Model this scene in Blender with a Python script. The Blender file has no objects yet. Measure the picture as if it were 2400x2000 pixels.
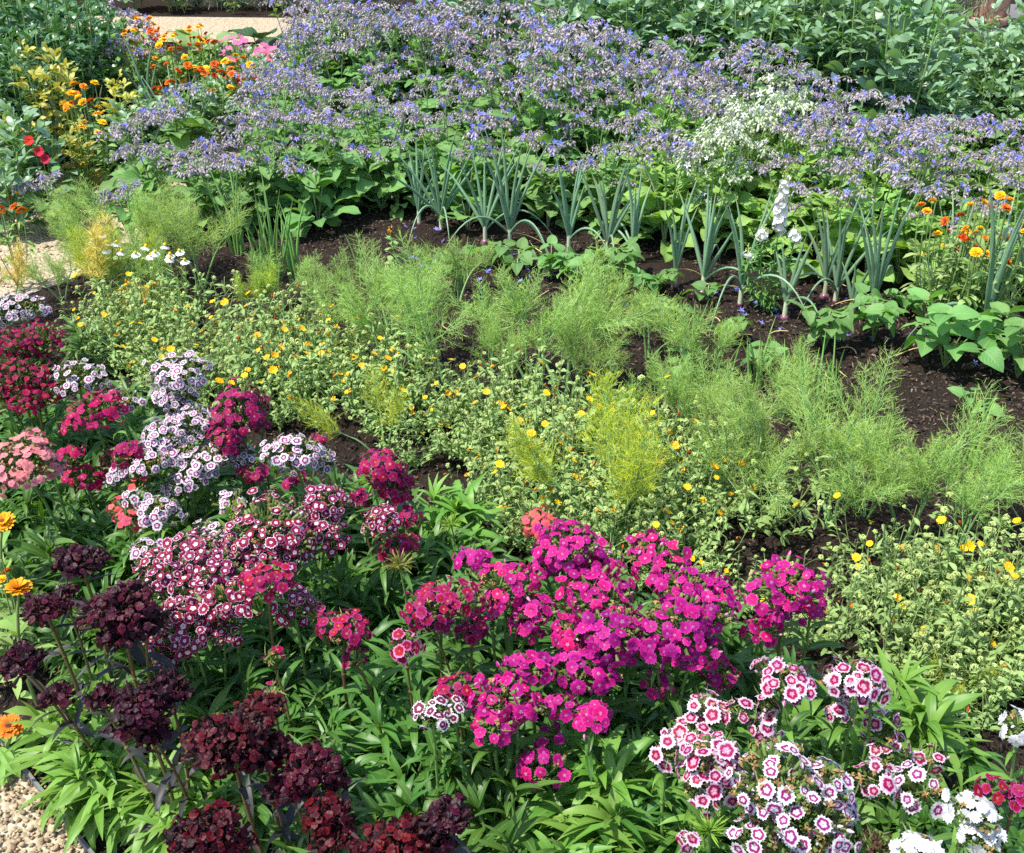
import bpy, math, random
import numpy as np
from mathutils import noise as mnoise, Vector
PI = math.pi
R = np.random.default_rng(11)
random.seed(5)
sc = bpy.context.scene
C = bpy.data.collections.new("garden"); sc.collection.children.link(C)
rad = math.radians

# ------------------------------------------------------------------ camera
H, PITCH, F = 1.75, rad(30), 2573.0
cam = bpy.data.cameras.new("camera"); cam_o = bpy.data.objects.new("camera", cam); C.objects.link(cam_o)
cam_o.location = (0, 0, H); cam_o.rotation_euler = (PI/2-PITCH, 0, 0)
cam.sensor_width = 36; cam.lens = F/2400*36; cam.clip_end = 300; cam.clip_start = .05
sc.camera = cam_o
def P(px, py, z=0.0):
    """where a sight line of the survey picture (2100 wide) meets the level z above the ground"""
    u = (px*8/7-1200)/F; v = (1000-py*8/7)/F
    d = np.array([u, math.cos(PITCH)+v*math.sin(PITCH), -math.sin(PITCH)+v*math.cos(PITCH)])
    t = (z-H)/d[2]
    return np.array([d[0]*t, d[1]*t, z]), t
def poly(pts, z=0.0): return np.array([P(x, y, z)[0][:2] for x, y in pts])
def inside(p, pg):
    x, y = p[0], p[1]; c = False; n = len(pg); j = n-1
    for i in range(n):
        if (pg[i][1] > y) != (pg[j][1] > y) and x < (pg[j][0]-pg[i][0])*(y-pg[i][1])/(pg[j][1]-pg[i][1])+pg[i][0]: c = not c
        j = i
    return c
def scatter(pg, n, dmin, seed=1, tries=40):
    r = np.random.default_rng(seed); lo, hi = pg.min(0), pg.max(0); out = []
    for _ in range(n*tries):
        p = lo+(hi-lo)*r.random(2)
        if inside(p, pg) and all((p[0]-q[0])**2+(p[1]-q[1])**2 > dmin*dmin for q in out):
            out.append(p)
            if len(out) >= n: break
    return out

# ------------------------------------------------------------------ geometry helpers
class Tm:
    """a small template: vertices, quads, (u, v) per vertex"""
    def __init__(s, V, Q, UV, rnd=None):
        s.V = np.asarray(V, float); s.Q = np.asarray(Q, np.int64).reshape(-1, 4); s.UV = np.asarray(UV, float)
        s.rnd = np.zeros(len(s.V)) if rnd is None else rnd
def rot(phi, alpha, rho):
    phi, alpha, rho = [np.atleast_1d(np.asarray(a, float)) for a in (phi, alpha, rho)]
    k = max(len(phi), len(alpha), len(rho)); phi, alpha, rho = [np.broadcast_to(a, k) for a in (phi, alpha, rho)]
    def m(c): return np.array(c).transpose(2, 0, 1) if np.ndim(c[0][0]) else np.array(c)
    o, z = np.ones(k), np.zeros(k)
    c, s = np.cos(phi), np.sin(phi); A = m([[c, -s, z], [s, c, z], [z, z, o]])
    c, s = np.cos(alpha), np.sin(alpha); B = m([[o, z, z], [z, c, -s], [z, s, c]])
    c, s = np.cos(rho), np.sin(rho); D = m([[c, z, s], [z, o, z], [-s, z, c]])
    return A@B@D
def zframe(d, roll):
    """local Z on the directions d"""
    d = np.atleast_2d(d); d = d/np.linalg.norm(d, axis=1)[:, None]; roll = np.broadcast_to(roll, len(d))
    a = np.where(np.abs(d[:, 2:3]) < .95, np.array([[0, 0, 1.]]), np.array([[1., 0, 0]]))
    x = np.cross(a, d); x /= np.linalg.norm(x, axis=1)[:, None]; y = np.cross(d, x)
    c, s = np.cos(roll)[:, None], np.sin(roll)[:, None]
    return np.stack([x*c+y*s, -x*s+y*c, d], axis=2)
class G:
    def __init__(s): s.V, s.Q, s.T, s.M, s.n = [], [], [], [], 0
    def add(s, t, M, pos, rnd=None, mat=0):
        M = np.asarray(M); pos = np.atleast_2d(pos)
        if M.ndim == 2: M = np.broadcast_to(M, (len(pos), 3, 3))
        k = len(pos)
        if k == 0: return s
        rnd = R.random(k) if rnd is None else np.broadcast_to(rnd, k)
        V = np.einsum('kij,nj->kni', M, t.V)+pos[:, None, :]
        n = len(t.V)
        Q = t.Q[None]+(np.arange(k)*n)[:, None, None]+s.n
        tp = np.empty((k, n, 3)); tp[:, :, :2] = t.UV[None]; tp[:, :, 2] = (rnd[:, None]+t.rnd[None]) % 1.0001
        s.V.append(V.reshape(-1, 3)); s.Q.append(Q.reshape(-1, 4)); s.T.append(tp.reshape(-1, 3)); s.M.append(np.full(k*len(t.Q), mat)); s.n += k*n
        return s
    def tube(s, path, r, sides=5, rnd=None, mat=0):
        p = np.asarray(path, float); n = len(p); r = np.broadcast_to(r, n)
        d = np.gradient(p, axis=0); d /= np.linalg.norm(d, axis=1)[:, None]+1e-9
        ref = np.array([.31, .95, .05]) if abs(d[0][2]) > .7 or abs(d.mean(0)[2]) > .6 else np.array([0, 0.05, 1.])
        x = np.cross(d, ref); x /= np.linalg.norm(x, axis=1)[:, None]+1e-9; y = np.cross(d, x)
        a = np.arange(sides)/sides*2*PI
        V = p[:, None]+r[:, None, None]*(x[:, None]*np.cos(a)[None, :, None]+y[:, None]*np.sin(a)[None, :, None])
        i, j = np.meshgrid(np.arange(n-1), np.arange(sides), indexing='ij'); j2 = (j+1) % sides
        Q = np.stack([i*sides+j, i*sides+j2, (i+1)*sides+j2, (i+1)*sides+j], -1).reshape(-1, 4)
        UV = np.stack(np.broadcast_arrays(np.sin(a)[None], np.linspace(0, 1, n)[:, None]), -1).reshape(-1, 2)
        return s.add(Tm(V.reshape(-1, 3), Q, UV), np.eye(3), [[0, 0, 0]], R.random() if rnd is None else rnd, mat)
    def template(s):
        V = np.concatenate(s.V); T = np.concatenate(s.T)
        return Tm(V, np.concatenate(s.Q), T[:, :2], T[:, 2])
    def mesh(s, name, mats, smooth=True):
        me = bpy.data.meshes.new(name)
        V = np.concatenate(s.V); Q = np.concatenate(s.Q); T = np.concatenate(s.T); mi = np.concatenate(s.M)
        me.vertices.add(len(V)); me.vertices.foreach_set('co', V.ravel())
        me.loops.add(Q.size); me.loops.foreach_set('vertex_index', Q.ravel().astype(np.int32))
        me.polygons.add(len(Q)); me.polygons.foreach_set('loop_start', (np.arange(len(Q))*4).astype(np.int32))
        me.polygons.foreach_set('material_index', mi.astype(np.int32))
        me.polygons.foreach_set('use_smooth', np.full(len(Q), smooth))
        at = me.attributes.new('tp', 'FLOAT_VECTOR', 'POINT'); at.data.foreach_set('vector', T.ravel())
        for m in mats: me.materials.append(m)
        me.update(calc_edges=True)
        return me
def link(name, me, parent=None, loc=(0, 0, 0), rz=0, scale=1, rx=0, ry=0):
    o = bpy.data.objects.new(name, me); C.objects.link(o); o.location = loc; o.rotation_euler = (rx, ry, rz)
    o.scale = (scale,)*3 if np.isscalar(scale) else scale
    if parent is not None: o.parent = parent
    return o
def tag(o, label, cat, group=None, kind=None):
    if label: o['label'] = label
    if cat: o['category'] = cat
    if group: o['group'] = group
    if kind: o['kind'] = kind
    return o
class Proto:
    """one kind of plant: parts [(name, mesh, loc, rx, ry, rz, scale, [sub-parts])]; put() sets out a copy with its own parts"""
    def __init__(s, name): s.name, s.parts = name, []
    def part(s, name, me, loc=(0, 0, 0), r=(0, 0, 0), scale=1, subs=()): s.parts.append((name, me, loc, r, scale, subs)); return s
    def put(s, loc, rz=0, scale=1, label=None, cat=None, group=None, lean=(0, 0)):
        root = link(s.name, None, None, loc, rz, scale, lean[0], lean[1]); root.empty_display_size = .05
        tag(root, label, cat, group)
        for n, me, l, r, k, subs in s.parts:
            o = link(n, me, root, l, r[2], k, r[0], r[1])
            for sn, sm in subs: link(sn, sm, o)
        return root

def leaf(W=.2, n=6, droop=.8, fold=.35, shape='lance', wav=0., seed=0, up=0., twist=0.):
    t = np.linspace(0, 1, n+1); r = np.random.default_rng(seed)
    if shape == 'lance': w = np.sin(PI*np.clip(t, 0, 1)**.8)**.85*(1-.25*t)+.10*(1-t)
    elif shape == 'oval': w = np.sin(PI*t**.85)**.62
    elif shape == 'spoon': w = np.sin(PI*t**1.5)**.7+.12*(1-t)
    elif shape == 'heart': w = np.sin(PI*np.clip(t*.95+.05, 0, 1)**.55)**.8
    else: w = (1-t**3)*.9+.1*(1-t)
    w = w*W/2; w[-1] = .0005
    a = up-droop*t**1.3
    ds = np.diff(t, prepend=0)
    y = np.cumsum(np.cos(a)*ds); z = np.cumsum(np.sin(a)*ds)
    V, UV = [], []
    for i in range(n+1):
        f = fold*(1-.4*t[i])
        zz = [wav*w[i]*(r.random()-.5)*2 for _ in range(2)]
        tw = twist*t[i]
        for sgn, k in ((-1, 0), (0, None), (1, 1)):
            dx = sgn*w[i]*math.cos(f); dz = abs(sgn)*(w[i]*math.sin(f)+(zz[k] if k is not None else 0))
            V.append((dx*math.cos(tw)-0*dz, y[i]-math.sin(a[i])*dz, z[i]+math.cos(a[i])*dz+dx*math.sin(tw))); UV.append((sgn, t[i]))
    Q = [(i*3+j, i*3+j+1, i*3+j+4, i*3+j+3) for i in range(n) for j in range(2)]
    return Tm(V, Q, UV)
def wide_leaf(W=.6, n=7, m=6, droop=.8, fold=.2, wav=.06, seed=0, shape='oval', up=0., puck=.012):
    """a broad wrinkled blade, m strips across"""
    t = np.linspace(0, 1, n+1); r = np.random.default_rng(seed); u = np.linspace(-1, 1, m+1)
    w = np.sin(PI*np.clip(t*.97+.03, 0, 1)**.8)**.7*W/2; w[-1] = .002; w[0] = .02
    if shape == 'heart': w = np.sin(PI*np.clip(t*.93+.07, 0, 1)**.55)**.85*W/2; w[-1] = .002
    a = up-droop*t**1.3; ds = np.diff(t, prepend=0); y = np.cumsum(np.cos(a)*ds); z = np.cumsum(np.sin(a)*ds)
    ph = r.random(4)*6
    V, UV = [], []
    for i in range(n+1):
        for j in range(m+1):
            x = u[j]*w[i]; e = u[j]**2
            dz = abs(x)*math.sin(fold)+wav*e*math.sin(t[i]*11+ph[0]+(u[j] > 0)*2.2)+puck*math.sin(t[i]*23+u[j]*5+ph[1])*(.3+.7*abs(u[j]))+(r.random()-.5)*puck
            x *= 1+.06*(r.random()-.5)*(abs(u[j]) > .9)
            V.append((x, y[i]-math.sin(a[i])*dz, z[i]+math.cos(a[i])*dz)); UV.append((u[j], t[i]))
    Q = [(i*(m+1)+j, i*(m+1)+j+1, (i+1)*(m+1)+j+1, (i+1)*(m+1)+j) for i in range(n) for j in range(m)]
    return Tm(V, Q, UV)
def blob(a=1, c=1, sides=6, rings=4, seed=0, rough=0.):
    r = np.random.default_rng(seed); th = np.linspace(0.05, PI-.05, rings+1); ph = np.arange(sides)/sides*2*PI
    V = np.array([(a*math.sin(q)*math.cos(p), a*math.sin(q)*math.sin(p), c*math.cos(q)) for q in th for p in ph])
    V *= 1+rough*(r.random((len(V), 1))-.5)
    Q = [(i*sides+j, i*sides+(j+1) % sides, (i+1)*sides+(j+1) % sides, (i+1)*sides+j) for i in range(rings) for j in range(sides)]
    Q += [(0, 1, 2, 3)] if sides == 4 else []
    UV = [(math.cos(p), 1-q/PI) for q in th for p in ph]
    return Tm(V, Q, UV)
def path(p0, p1, bow=(0, 0, 0), n=6):
    t = np.linspace(0, 1, n)[:, None]; p0, p1, bow = map(np.asarray, (p0, p1, bow))
    return p0*(1-t)+p1*t+4*t*(1-t)*bow
def U(a, b, n=None): return R.uniform(a, b, n)

# ------------------------------------------------------------------ materials
def nodes(name):
    m = bpy.data.materials.new(name); m.use_nodes = True; nt = m.node_tree; nt.nodes.clear()
    return m, nt, lambda t, **k: mk(nt, t, **k)
def mk(nt, t, **k):
    n = nt.nodes.new('ShaderNode'+t)
    for a, v in k.items():
        if a.startswith('i_'): n.inputs[a[2:].replace('_', ' ')].default_value = v
        else: setattr(n, a, v)
    return n
def c4(c): return (c[0], c[1], c[2], 1)
def mixc(nt, f, a, b, mode='MIX'):
    n = nt.nodes.new('ShaderNodeMix'); n.data_type = 'RGBA'; n.blend_type = mode
    for s, v in ((n.inputs[0], f), (n.inputs[6], a), (n.inputs[7], b)):
        if hasattr(v, 'is_linked'): nt.links.new(v, s)
        elif np.isscalar(v): s.default_value = v
        else: s.default_value = c4(v)
    return n.outputs[2]
def mth(nt, op, a, b=None, clamp=False):
    n = nt.nodes.new('ShaderNodeMath'); n.operation = op; n.use_clamp = clamp
    for s, v in zip(n.inputs, (a, b)):
        if v is None: continue
        if hasattr(v, 'is_linked'): nt.links.new(v, s)
        else: s.default_value = v
    return n.outputs[0]
def tp(nt):
    a = mk(nt, 'Attribute', attribute_name='tp'); s = mk(nt, 'SeparateXYZ'); nt.links.new(a.outputs['Vector'], s.inputs[0]); return s.outputs
def finish(nt, col, rough, trans, tcol, spec=.35, bump=None, sheen=0):
    L = nt.links.new
    b = mk(nt, 'BsdfPrincipled', i_Roughness=rough); b.inputs['Specular IOR Level'].default_value = spec
    if sheen: b.inputs['Sheen Weight'].default_value = sheen; b.inputs['Sheen Roughness'].default_value = .4
    L(col, b.inputs['Base Color'])
    if bump is not None: L(bump, b.inputs['Normal'])
    out = mk(nt, 'OutputMaterial'); sh = b.outputs[0]
    if trans:
        t = mk(nt, 'BsdfTranslucent'); L(tcol, t.inputs[0]); m = mk(nt, 'MixShader'); m.inputs[0].default_value = trans
        L(sh, m.inputs[1]); L(t.outputs[0], m.inputs[2]); sh = m.outputs[0]
    L(sh, out.inputs[0])
def leaf_mat(name, c1, c2, rough=.5, trans=.3, tmul=(1.5, 1.7, .5), rib=None, ribw=.12, spec=.4, tip=None, tipat=.8, var=.25, sheen=0, veins=0., back=None):
    m, nt, N = nodes(name); L = nt.links.new; o = tp(nt)
    col = mixc(nt, o[2], c1, c2)
    ns = N('TexNoise', i_Scale=14., i_Detail=2.); tc = N('TexCoord'); L(tc.outputs['Object'], ns.inputs['Vector'])
    oi = N('ObjectInfo')
    val = mth(nt, 'ADD', mth(nt, 'MULTIPLY', oi.outputs['Random'], var), mth(nt, 'MULTIPLY', ns.outputs[0], .5))
    val = mth(nt, 'ADD', val, .75-var/2)
    hs = N('HueSaturation'); L(col, hs.inputs['Color']); L(val, hs.inputs['Value']); L(mth(nt, 'ADD', mth(nt, 'MULTIPLY', oi.outputs['Random'], .02), .49), hs.inputs['Hue']); col = hs.outputs[0]
    if tip is not None:
        f = mth(nt, 'MULTIPLY', mth(nt, 'SUBTRACT', o[1], tipat), 1/(1.01-tipat), True); f = mth(nt, 'MULTIPLY', f, mth(nt, 'GREATER_THAN', o[2], .45))
        col = mixc(nt, f, col, tip)
    bump = None
    if rib is not None:
        f = mth(nt, 'SUBTRACT', 1., mth(nt, 'DIVIDE', mth(nt, 'ABSOLUTE', o[0]), ribw), True); col = mixc(nt, mth(nt, 'MULTIPLY', f, .8), col, rib)
    if veins:
        w = mth(nt, 'SINE', mth(nt, 'ADD', mth(nt, 'MULTIPLY', o[1], 42.), mth(nt, 'MULTIPLY', mth(nt, 'ABSOLUTE', o[0]), -16.)))
        f = mth(nt, 'POWER', mth(nt, 'ABSOLUTE', mth(nt, 'ADD', mth(nt, 'MULTIPLY', w, .5), .5)), 8.)
        col = mixc(nt, mth(nt, 'MULTIPLY', f, veins), col, rib if rib is not None else c2)
        bp = N('Bump', i_Strength=.35, i_Distance=.002); L(mth(nt, 'SUBTRACT', 1., f), bp.inputs['Height']); bump = bp.outputs[0]
    if back is not None:
        ge = N('NewGeometry'); col = mixc(nt, ge.outputs['Backfacing'], col, back)
    t = mixc(nt, 1., col, tmul, 'MULTIPLY')
    finish(nt, col, rough, trans, t, spec, bump, sheen)
    return m
def petal_mat(name, stops, trans=.28, rough=.6, jit=.10, val=(.82, 1.12), hue=.012, spec=.25, stripes=0., sheen=0.):
    """colour by the distance from the flower's eye (u), as the breed is marked"""
    m, nt, N = nodes(name); L = nt.links.new; o = tp(nt)
    ns = N('TexNoise', i_Scale=420., i_Detail=1.); tc = N('TexCoord'); L(tc.outputs['Object'], ns.inputs['Vector'])
    r = mth(nt, 'ADD', o[0], mth(nt, 'MULTIPLY', mth(nt, 'SUBTRACT', ns.outputs[0], .5), jit*2))
    r = mth(nt, 'ADD', r, mth(nt, 'MULTIPLY', mth(nt, 'SUBTRACT', mth(nt, 'FRACT', mth(nt, 'MULTIPLY', o[2], 7.3)), .5), jit*2))
    r = mth(nt, 'ADD', r, mth(nt, 'SUBTRACT', mth(nt, 'MULTIPLY', mth(nt, 'MULTIPLY', o[1], o[1]), .11), .05))
    ra = N('ValToRGB'); e = ra.color_ramp.elements
    while len(e) > 1: e.remove(e[-1])
    e[0].position = stops[0][0]; e[0].color = c4(stops[0][1])
    for p, c in stops[1:]: q = e.new(p); q.color = c4(c)
    L(r, ra.inputs[0]); hs = N('HueSaturation'); L(ra.outputs[0], hs.inputs['Color'])
    oi = N('ObjectInfo'); q = mth(nt, 'SUBTRACT', oi.outputs['Random'], .5)
    vn = mth(nt, 'MULTIPLY', mth(nt, 'SUBTRACT', ns.outputs[0], .5), (val[1]-val[0])*.8)
    L(mth(nt, 'ADD', mth(nt, 'ADD', mth(nt, 'MULTIPLY', q, (val[1]-val[0])*.5), vn), mth(nt, 'ADD', mth(nt, 'MULTIPLY', o[2], val[1]-val[0]), val[0])), hs.inputs['Value'])
    L(mth(nt, 'ADD', mth(nt, 'MULTIPLY', q, hue*1.6), mth(nt, 'ADD', .5-hue, mth(nt, 'MULTIPLY', o[2], hue*2))), hs.inputs['Hue'])
    finish(nt, hs.outputs[0], rough, trans, hs.outputs[0], spec, None, sheen)
    return m
def plain(name, c1, c2, rough=.8, scale=20., spec=.3, bump=0., bscale=None, detail=4., obj=True):
    m, nt, N = nodes(name); L = nt.links.new
    tc = N('TexCoord'); ns = N('TexNoise', i_Scale=scale, i_Detail=detail); L(tc.outputs['Object'], ns.inputs['Vector'])
    o = tp(nt); f = mth(nt, 'ADD', mth(nt, 'MULTIPLY', ns.outputs[0], .9), mth(nt, 'MULTIPLY', mth(nt, 'SUBTRACT', o[2], .4), .7), True)
    col = mixc(nt, f, c1, c2); bo = None
    if bump:
        b = N('Bump', i_Strength=bump, i_Distance=.01); n2 = N('TexNoise', i_Scale=bscale or scale*3, i_Detail=6.); L(tc.outputs['Object'], n2.inputs['Vector']); L(n2.outputs[0], b.inputs['Height']); bo = b.outputs[0]
    finish(nt, col, rough, 0, None, spec, bo)
    return m

WH = (.64, .625, .64)
m_white_ring = petal_mat('white petals with purple ring', [(0, (.62, .58, .62)), (.22, WH), (.30, (.56, .30, .46)), (.36, (.24, .010, .12)), (.58, (.28, .013, .16)), (.67, WH), (1, WH)], val=(.9, 1.03))
m_white_dark = petal_mat('white edged dark petals', [(0, WH), (.16, WH), (.24, (.20, .008, .05)), (.66, (.16, .008, .06)), (.74, WH), (1, WH)], val=(.9, 1.03))
m_crim_eye = petal_mat('crimson petals with white eye and white edge', [(0, WH), (.30, (.78, .70, .76)), (.36, (.22, .003, .028)), (.86, (.22, .003, .055)), (.94, (.55, .22, .40)), (1, (.78, .66, .74))], val=(.85, 1.05), jit=.12)
m_magenta = petal_mat('hot magenta petals', [(0, (.66, .34, .52)), (.12, (.62, .14, .40)), (.22, (.44, .003, .15)), (.8, (.56, .006, .235)), (1, (.64, .05, .34))], val=(.62, 1.1), hue=.018, trans=.34)
m_ringed = petal_mat('magenta petals with crimson ring', [(0, (.62, .25, .42)), (.14, (.36, .02, .09)), (.24, (.30, .002, .018)), (.58, (.28, .002, .034)), (.72, (.32, .003, .11)), (.92, (.36, .007, .155)), (1, (.48, .09, .28))], val=(.75, 1.1))
m_picotee = petal_mat('crimson petals with pink edge', [(0, (.62, .22, .36)), (.16, (.30, .002, .02)), (.66, (.28, .003, .035)), (.78, (.58, .12, .32)), (1, (.70, .3, .5))])
m_crimson = petal_mat('deep crimson petals', [(0, (.5, .12, .24)), (.16, (.20, .002, .02)), (.7, (.32, .002, .055)), (1, (.40, .006, .10))], val=(.65, 1.15))
m_cerise = petal_mat('cerise petals', [(0, (.66, .2, .36)), (.18, (.36, .003, .035)), (.6, (.40, .004, .07)), (1, (.48, .012, .14))])
m_maroon = petal_mat('black maroon petals', [(0, (.22, .07, .15)), (.09, (.04, .003, .014)), (.2, (.012, .0007, .0035)), (.8, (.048, .0009, .012)), (1, (.085, .003, .026))], val=(.35, 1.6), rough=.5, spec=.22, trans=.2)
m_maroon_red = petal_mat('dark red maroon petals', [(0, (.16, .03, .06)), (.12, (.02, .001, .003)), (.8, (.080, .001, .008)), (1, (.115, .003, .018))], val=(.35, 1.6), rough=.5, spec=.22, trans=.22)
m_salmon = petal_mat('salmon pink petals', [(0, (.7, .4, .42)), (.15, (.62, .16, .17)), (1, (.72, .25, .29))], val=(.85, 1.1))
m_coral = petal_mat('coral red petals', [(0, (.6, .06, .09)), (.2, (.68, .075, .075)), (1, (.72, .11, .13))])
m_pinkedge = petal_mat('pink white petals with crimson eye', [(0, (.72, .45, .58)), (.26, (.62, .2, .36)), (.34, (.28, .003, .025)), (.60, (.30, .005, .07)), (.70, (.68, .44, .58)), (.85, (.70, .53, .64)), (1, (.72, .63, .70))], val=(.85, 1.06), jit=.14)
m_purewhite = petal_mat('pure white petals', [(0, (.66, .68, .6)), (.2, (.60, .60, .60)), (1, (.62, .61, .62))], val=(.92, 1.02))
m_dead = plain('withered brown florets', (.10, .055, .02), (.36, .22, .09), .9, 90.)
m_dead_dark = plain('withered dark florets', (.012, .005, .008), (.085, .030, .022), .9, 90.)
m_calyx = leaf_mat('green calyx', (.10, .16, .035), (.16, .22, .06), .6, .15)
m_calyx_dk = leaf_mat('dark purple calyx', (.022, .007, .012), (.055, .017, .018), .6, .1)
m_stem_g = leaf_mat('green flower stem', (.10, .19, .045), (.15, .24, .06), .5, .0)
m_stem_r = leaf_mat('reddish flower stem', (.12, .06, .025), (.13, .13, .04), .5, .0)
m_swleaf = leaf_mat('sweet william leaf', (.040, .120, .020), (.088, .195, .034), .42, .30, (1.6, 1.7, .35), rib=(.15, .27, .07), ribw=.16, spec=.35, tip=(.30, .26, .06), tipat=.90)
m_swleaf_lt = leaf_mat('light sweet william leaf', (.105, .24, .030), (.18, .33, .058), .45, .34, (1.5, 1.45, .4), rib=(.22, .34, .10), ribw=.14, spec=.35, tip=(.34, .28, .08), tipat=.92)
m_swleaf_dk = leaf_mat('purple grey sweet william leaf', (.022, .026, .026), (.045, .040, .040), .5, .12, (1, 1, .8), rib=(.06, .055, .055), ribw=.1, spec=.3)
m_swleaf_ye = leaf_mat('yellowing sweet william leaf', (.34, .36, .05), (.28, .36, .06), .5, .3, (1.2, 1.2, .5), rib=(.45, .42, .14))
m_calleaf = leaf_mat('grey green calendula leaf', (.19, .315, .085), (.315, .435, .155), .6, .32, (1.3, 1.35, .6), spec=.3, rib=(.34, .40, .22), ribw=.1)
m_calleaf2 = leaf_mat('fresh calendula leaf', (.16, .31, .06), (.25, .39, .10), .6, .3, (1.4, 1.5, .5), spec=.3)
m_calstem = leaf_mat('calendula stem', (.15, .24, .07), (.22, .29, .10), .6, 0)
m_seed = leaf_mat('calendula seed head', (.34, .46, .12), (.46, .54, .2), .7, .15)
m_yellow = petal_mat('yellow calendula petals', [(0, (.74, .30, .003)), (.3, (.84, .44, .006)), (1, (.88, .53, .01))], trans=.2, hue=.008)
m_orange = petal_mat('orange calendula petals', [(0, (.30, .04, .003)), (.3, (.72, .14, .004)), (1, (.80, .26, .006))], trans=.2, hue=.012)
m_rust = petal_mat('rust red calendula petals', [(0, (.16, .016, .003)), (.35, (.52, .05, .003)), (1, (.76, .15, .006))], trans=.2, hue=.012)
m_gold = petal_mat('golden calendula petals', [(0, (.50, .10, .003)), (.4, (.80, .34, .005)), (1, (.86, .44, .01))], trans=.2)
m_disc_br = plain('dark flower disc', (.05, .018, .008), (.14, .05, .015), .9, 300.)
m_disc_ye = plain('golden flower disc', (.62, .34, .01), (.78, .50, .02), .8, 300.)
m_fennel = leaf_mat('fennel frond', (.29, .48, .07), (.49, .62, .19), .5, .34, (1.25, 1.2, .5), spec=.4, var=.25)
m_fennel_y = leaf_mat('yellowing fennel frond', (.42, .62, .04), (.66, .66, .06), .5, .34, (1.2, 1.1, .5), var=.25)
m_fennel_o = leaf_mat('withering golden fennel frond', (.72, .58, .12), (.78, .58, .14), .6, .25, (1.1, 1, .5), var=.2)
m_fstem = leaf_mat('fennel stem', (.16, .31, .09), (.23, .38, .14), .5, 0)
m_onion = leaf_mat('blue green onion leaf', (.13, .255, .135), (.22, .355, .20), .42, .12, (1.2, 1.4, .6), spec=.5, tip=(.50, .36, .10), tipat=.86, sheen=.1)
m_onion_w = leaf_mat('pale onion shank', (.42, .48, .28), (.50, .52, .36), .45, .0)
m_onion_b = plain('purple onion skin', (.09, .02, .045), (.22, .09, .13), .35, 30., .5)
m_straw = plain('dry straw leaf', (.46, .33, .12), (.62, .50, .24), .8, 30.)
m_chive = leaf_mat('green spring onion leaf', (.14, .33, .07), (.22, .42, .10), .42, .14, (1.3, 1.4, .5), spec=.5, tip=(.5, .42, .1), tipat=.93)
m_borleaf = leaf_mat('borage leaf', (.10, .235, .055), (.18, .34, .09), .6, .32, (1.5, 1.6, .35), rib=(.24, .36, .13), ribw=.10, spec=.3, veins=.3, sheen=.12)
m_borleaf_lt = leaf_mat('light borage leaf', (.19, .37, .06), (.29, .46, .11), .6, .36, (1.35, 1.35, .4), rib=(.34, .47, .18), ribw=.10, spec=.3, veins=.3, sheen=.1)
m_borstem = leaf_mat('borage stem', (.15, .25, .075), (.19, .25, .11), .6, 0, sheen=.3)
m_bud = leaf_mat('hairy purple borage bud', (.34, .30, .33), (.45, .36, .43), .7, .12, (1, .9, .9), sheen=.6, tip=(.20, .23, .12), tipat=.6)
m_bud_w = leaf_mat('pale green borage bud', (.46, .54, .30), (.60, .66, .44), .7, .2, (1, 1, .8), sheen=.4)
m_blue = petal_mat('blue borage petals', [(0, (.5, .5, .7)), (.18, (.2, .2, .74)), (1, (.25, .29, .76))], trans=.25, hue=.02)
m_whitestar = petal_mat('white borage petals', [(0, (.6, .65, .5)), (.3, (.8, .8, .76)), (1, (.82, .82, .8))], trans=.25)
m_beanleaf = leaf_mat('glaucous broad bean leaf', (.14, .26, .13), (.25, .38, .23), .40, .26, (1.3, 1.6, .4), rib=(.18, .30, .13), ribw=.07, spec=.5, back=(.17, .27, .15))
m_beanleaf_lt = leaf_mat('young broad bean leaf', (.10, .26, .04), (.16, .33, .06), .5, .34, (1.4, 1.5, .4), rib=(.2, .36, .1), ribw=.08)
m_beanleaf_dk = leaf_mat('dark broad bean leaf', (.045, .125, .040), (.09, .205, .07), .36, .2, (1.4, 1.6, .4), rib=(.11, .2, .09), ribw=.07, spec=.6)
m_beanleaf_ye = leaf_mat('yellow broad bean leaf', (.36, .38, .06), (.50, .47, .10), .5, .34, (1.2, 1.1, .5), rib=(.5, .48, .18))
m_beanstem = leaf_mat('bean stem', (.14, .26, .06), (.18, .30, .08), .5, 0)
m_frenchleaf = leaf_mat('french bean leaf', (.090, .230, .050), (.170, .335, .090), .55, .34, (1.4, 1.5, .4), rib=(.26, .42, .15), ribw=.07, spec=.4, veins=.4)
m_snap = petal_mat('white snapdragon petals', [(0, (.74, .72, .45)), (.4, (.80, .80, .74)), (1, (.82, .82, .78))], trans=.25)
m_snapleaf = leaf_mat('snapdragon leaf', (.10, .24, .05), (.16, .31, .07), .5, .3)
m_red = petal_mat('scarlet petals', [(0, (.5, .01, .004)), (1, (.66, .006, .008))], trans=.25)
m_pink = petal_mat('pink petals', [(0, (.6, .2, .3)), (1, (.62, .13, .32))], trans=.25)
m_lav = leaf_mat('lavender flower spike', (.23, .16, .30), (.36, .27, .42), .8, .1, (1, 1, 1))
m_lavleaf = leaf_mat('lavender leaf', (.14, .18, .11), (.2, .25, .16), .7, .1)
m_cabbage = leaf_mat('dark broad leaf', (.016, .060, .018), (.032, .095, .028), .5, .15, rib=(.12, .22, .08), ribw=.06, veins=.3)
m_squash = leaf_mat('pale mottled leaf', (.12, .24, .06), (.24, .36, .14), .6, .3, rib=(.3, .4, .18), ribw=.08, veins=.35)
m_terra = plain('terracotta', (.58, .30, .19), (.68, .40, .28), .85, 9., .2, .2)
m_stone = plain('grey stone slab', (.11, .11, .115), (.17, .17, .17), .85, 6., .2, .2)
m_edge = plain('weathered steel edging', (.11, .11, .115), (.20, .20, .21), .6, 12., .3)
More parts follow.
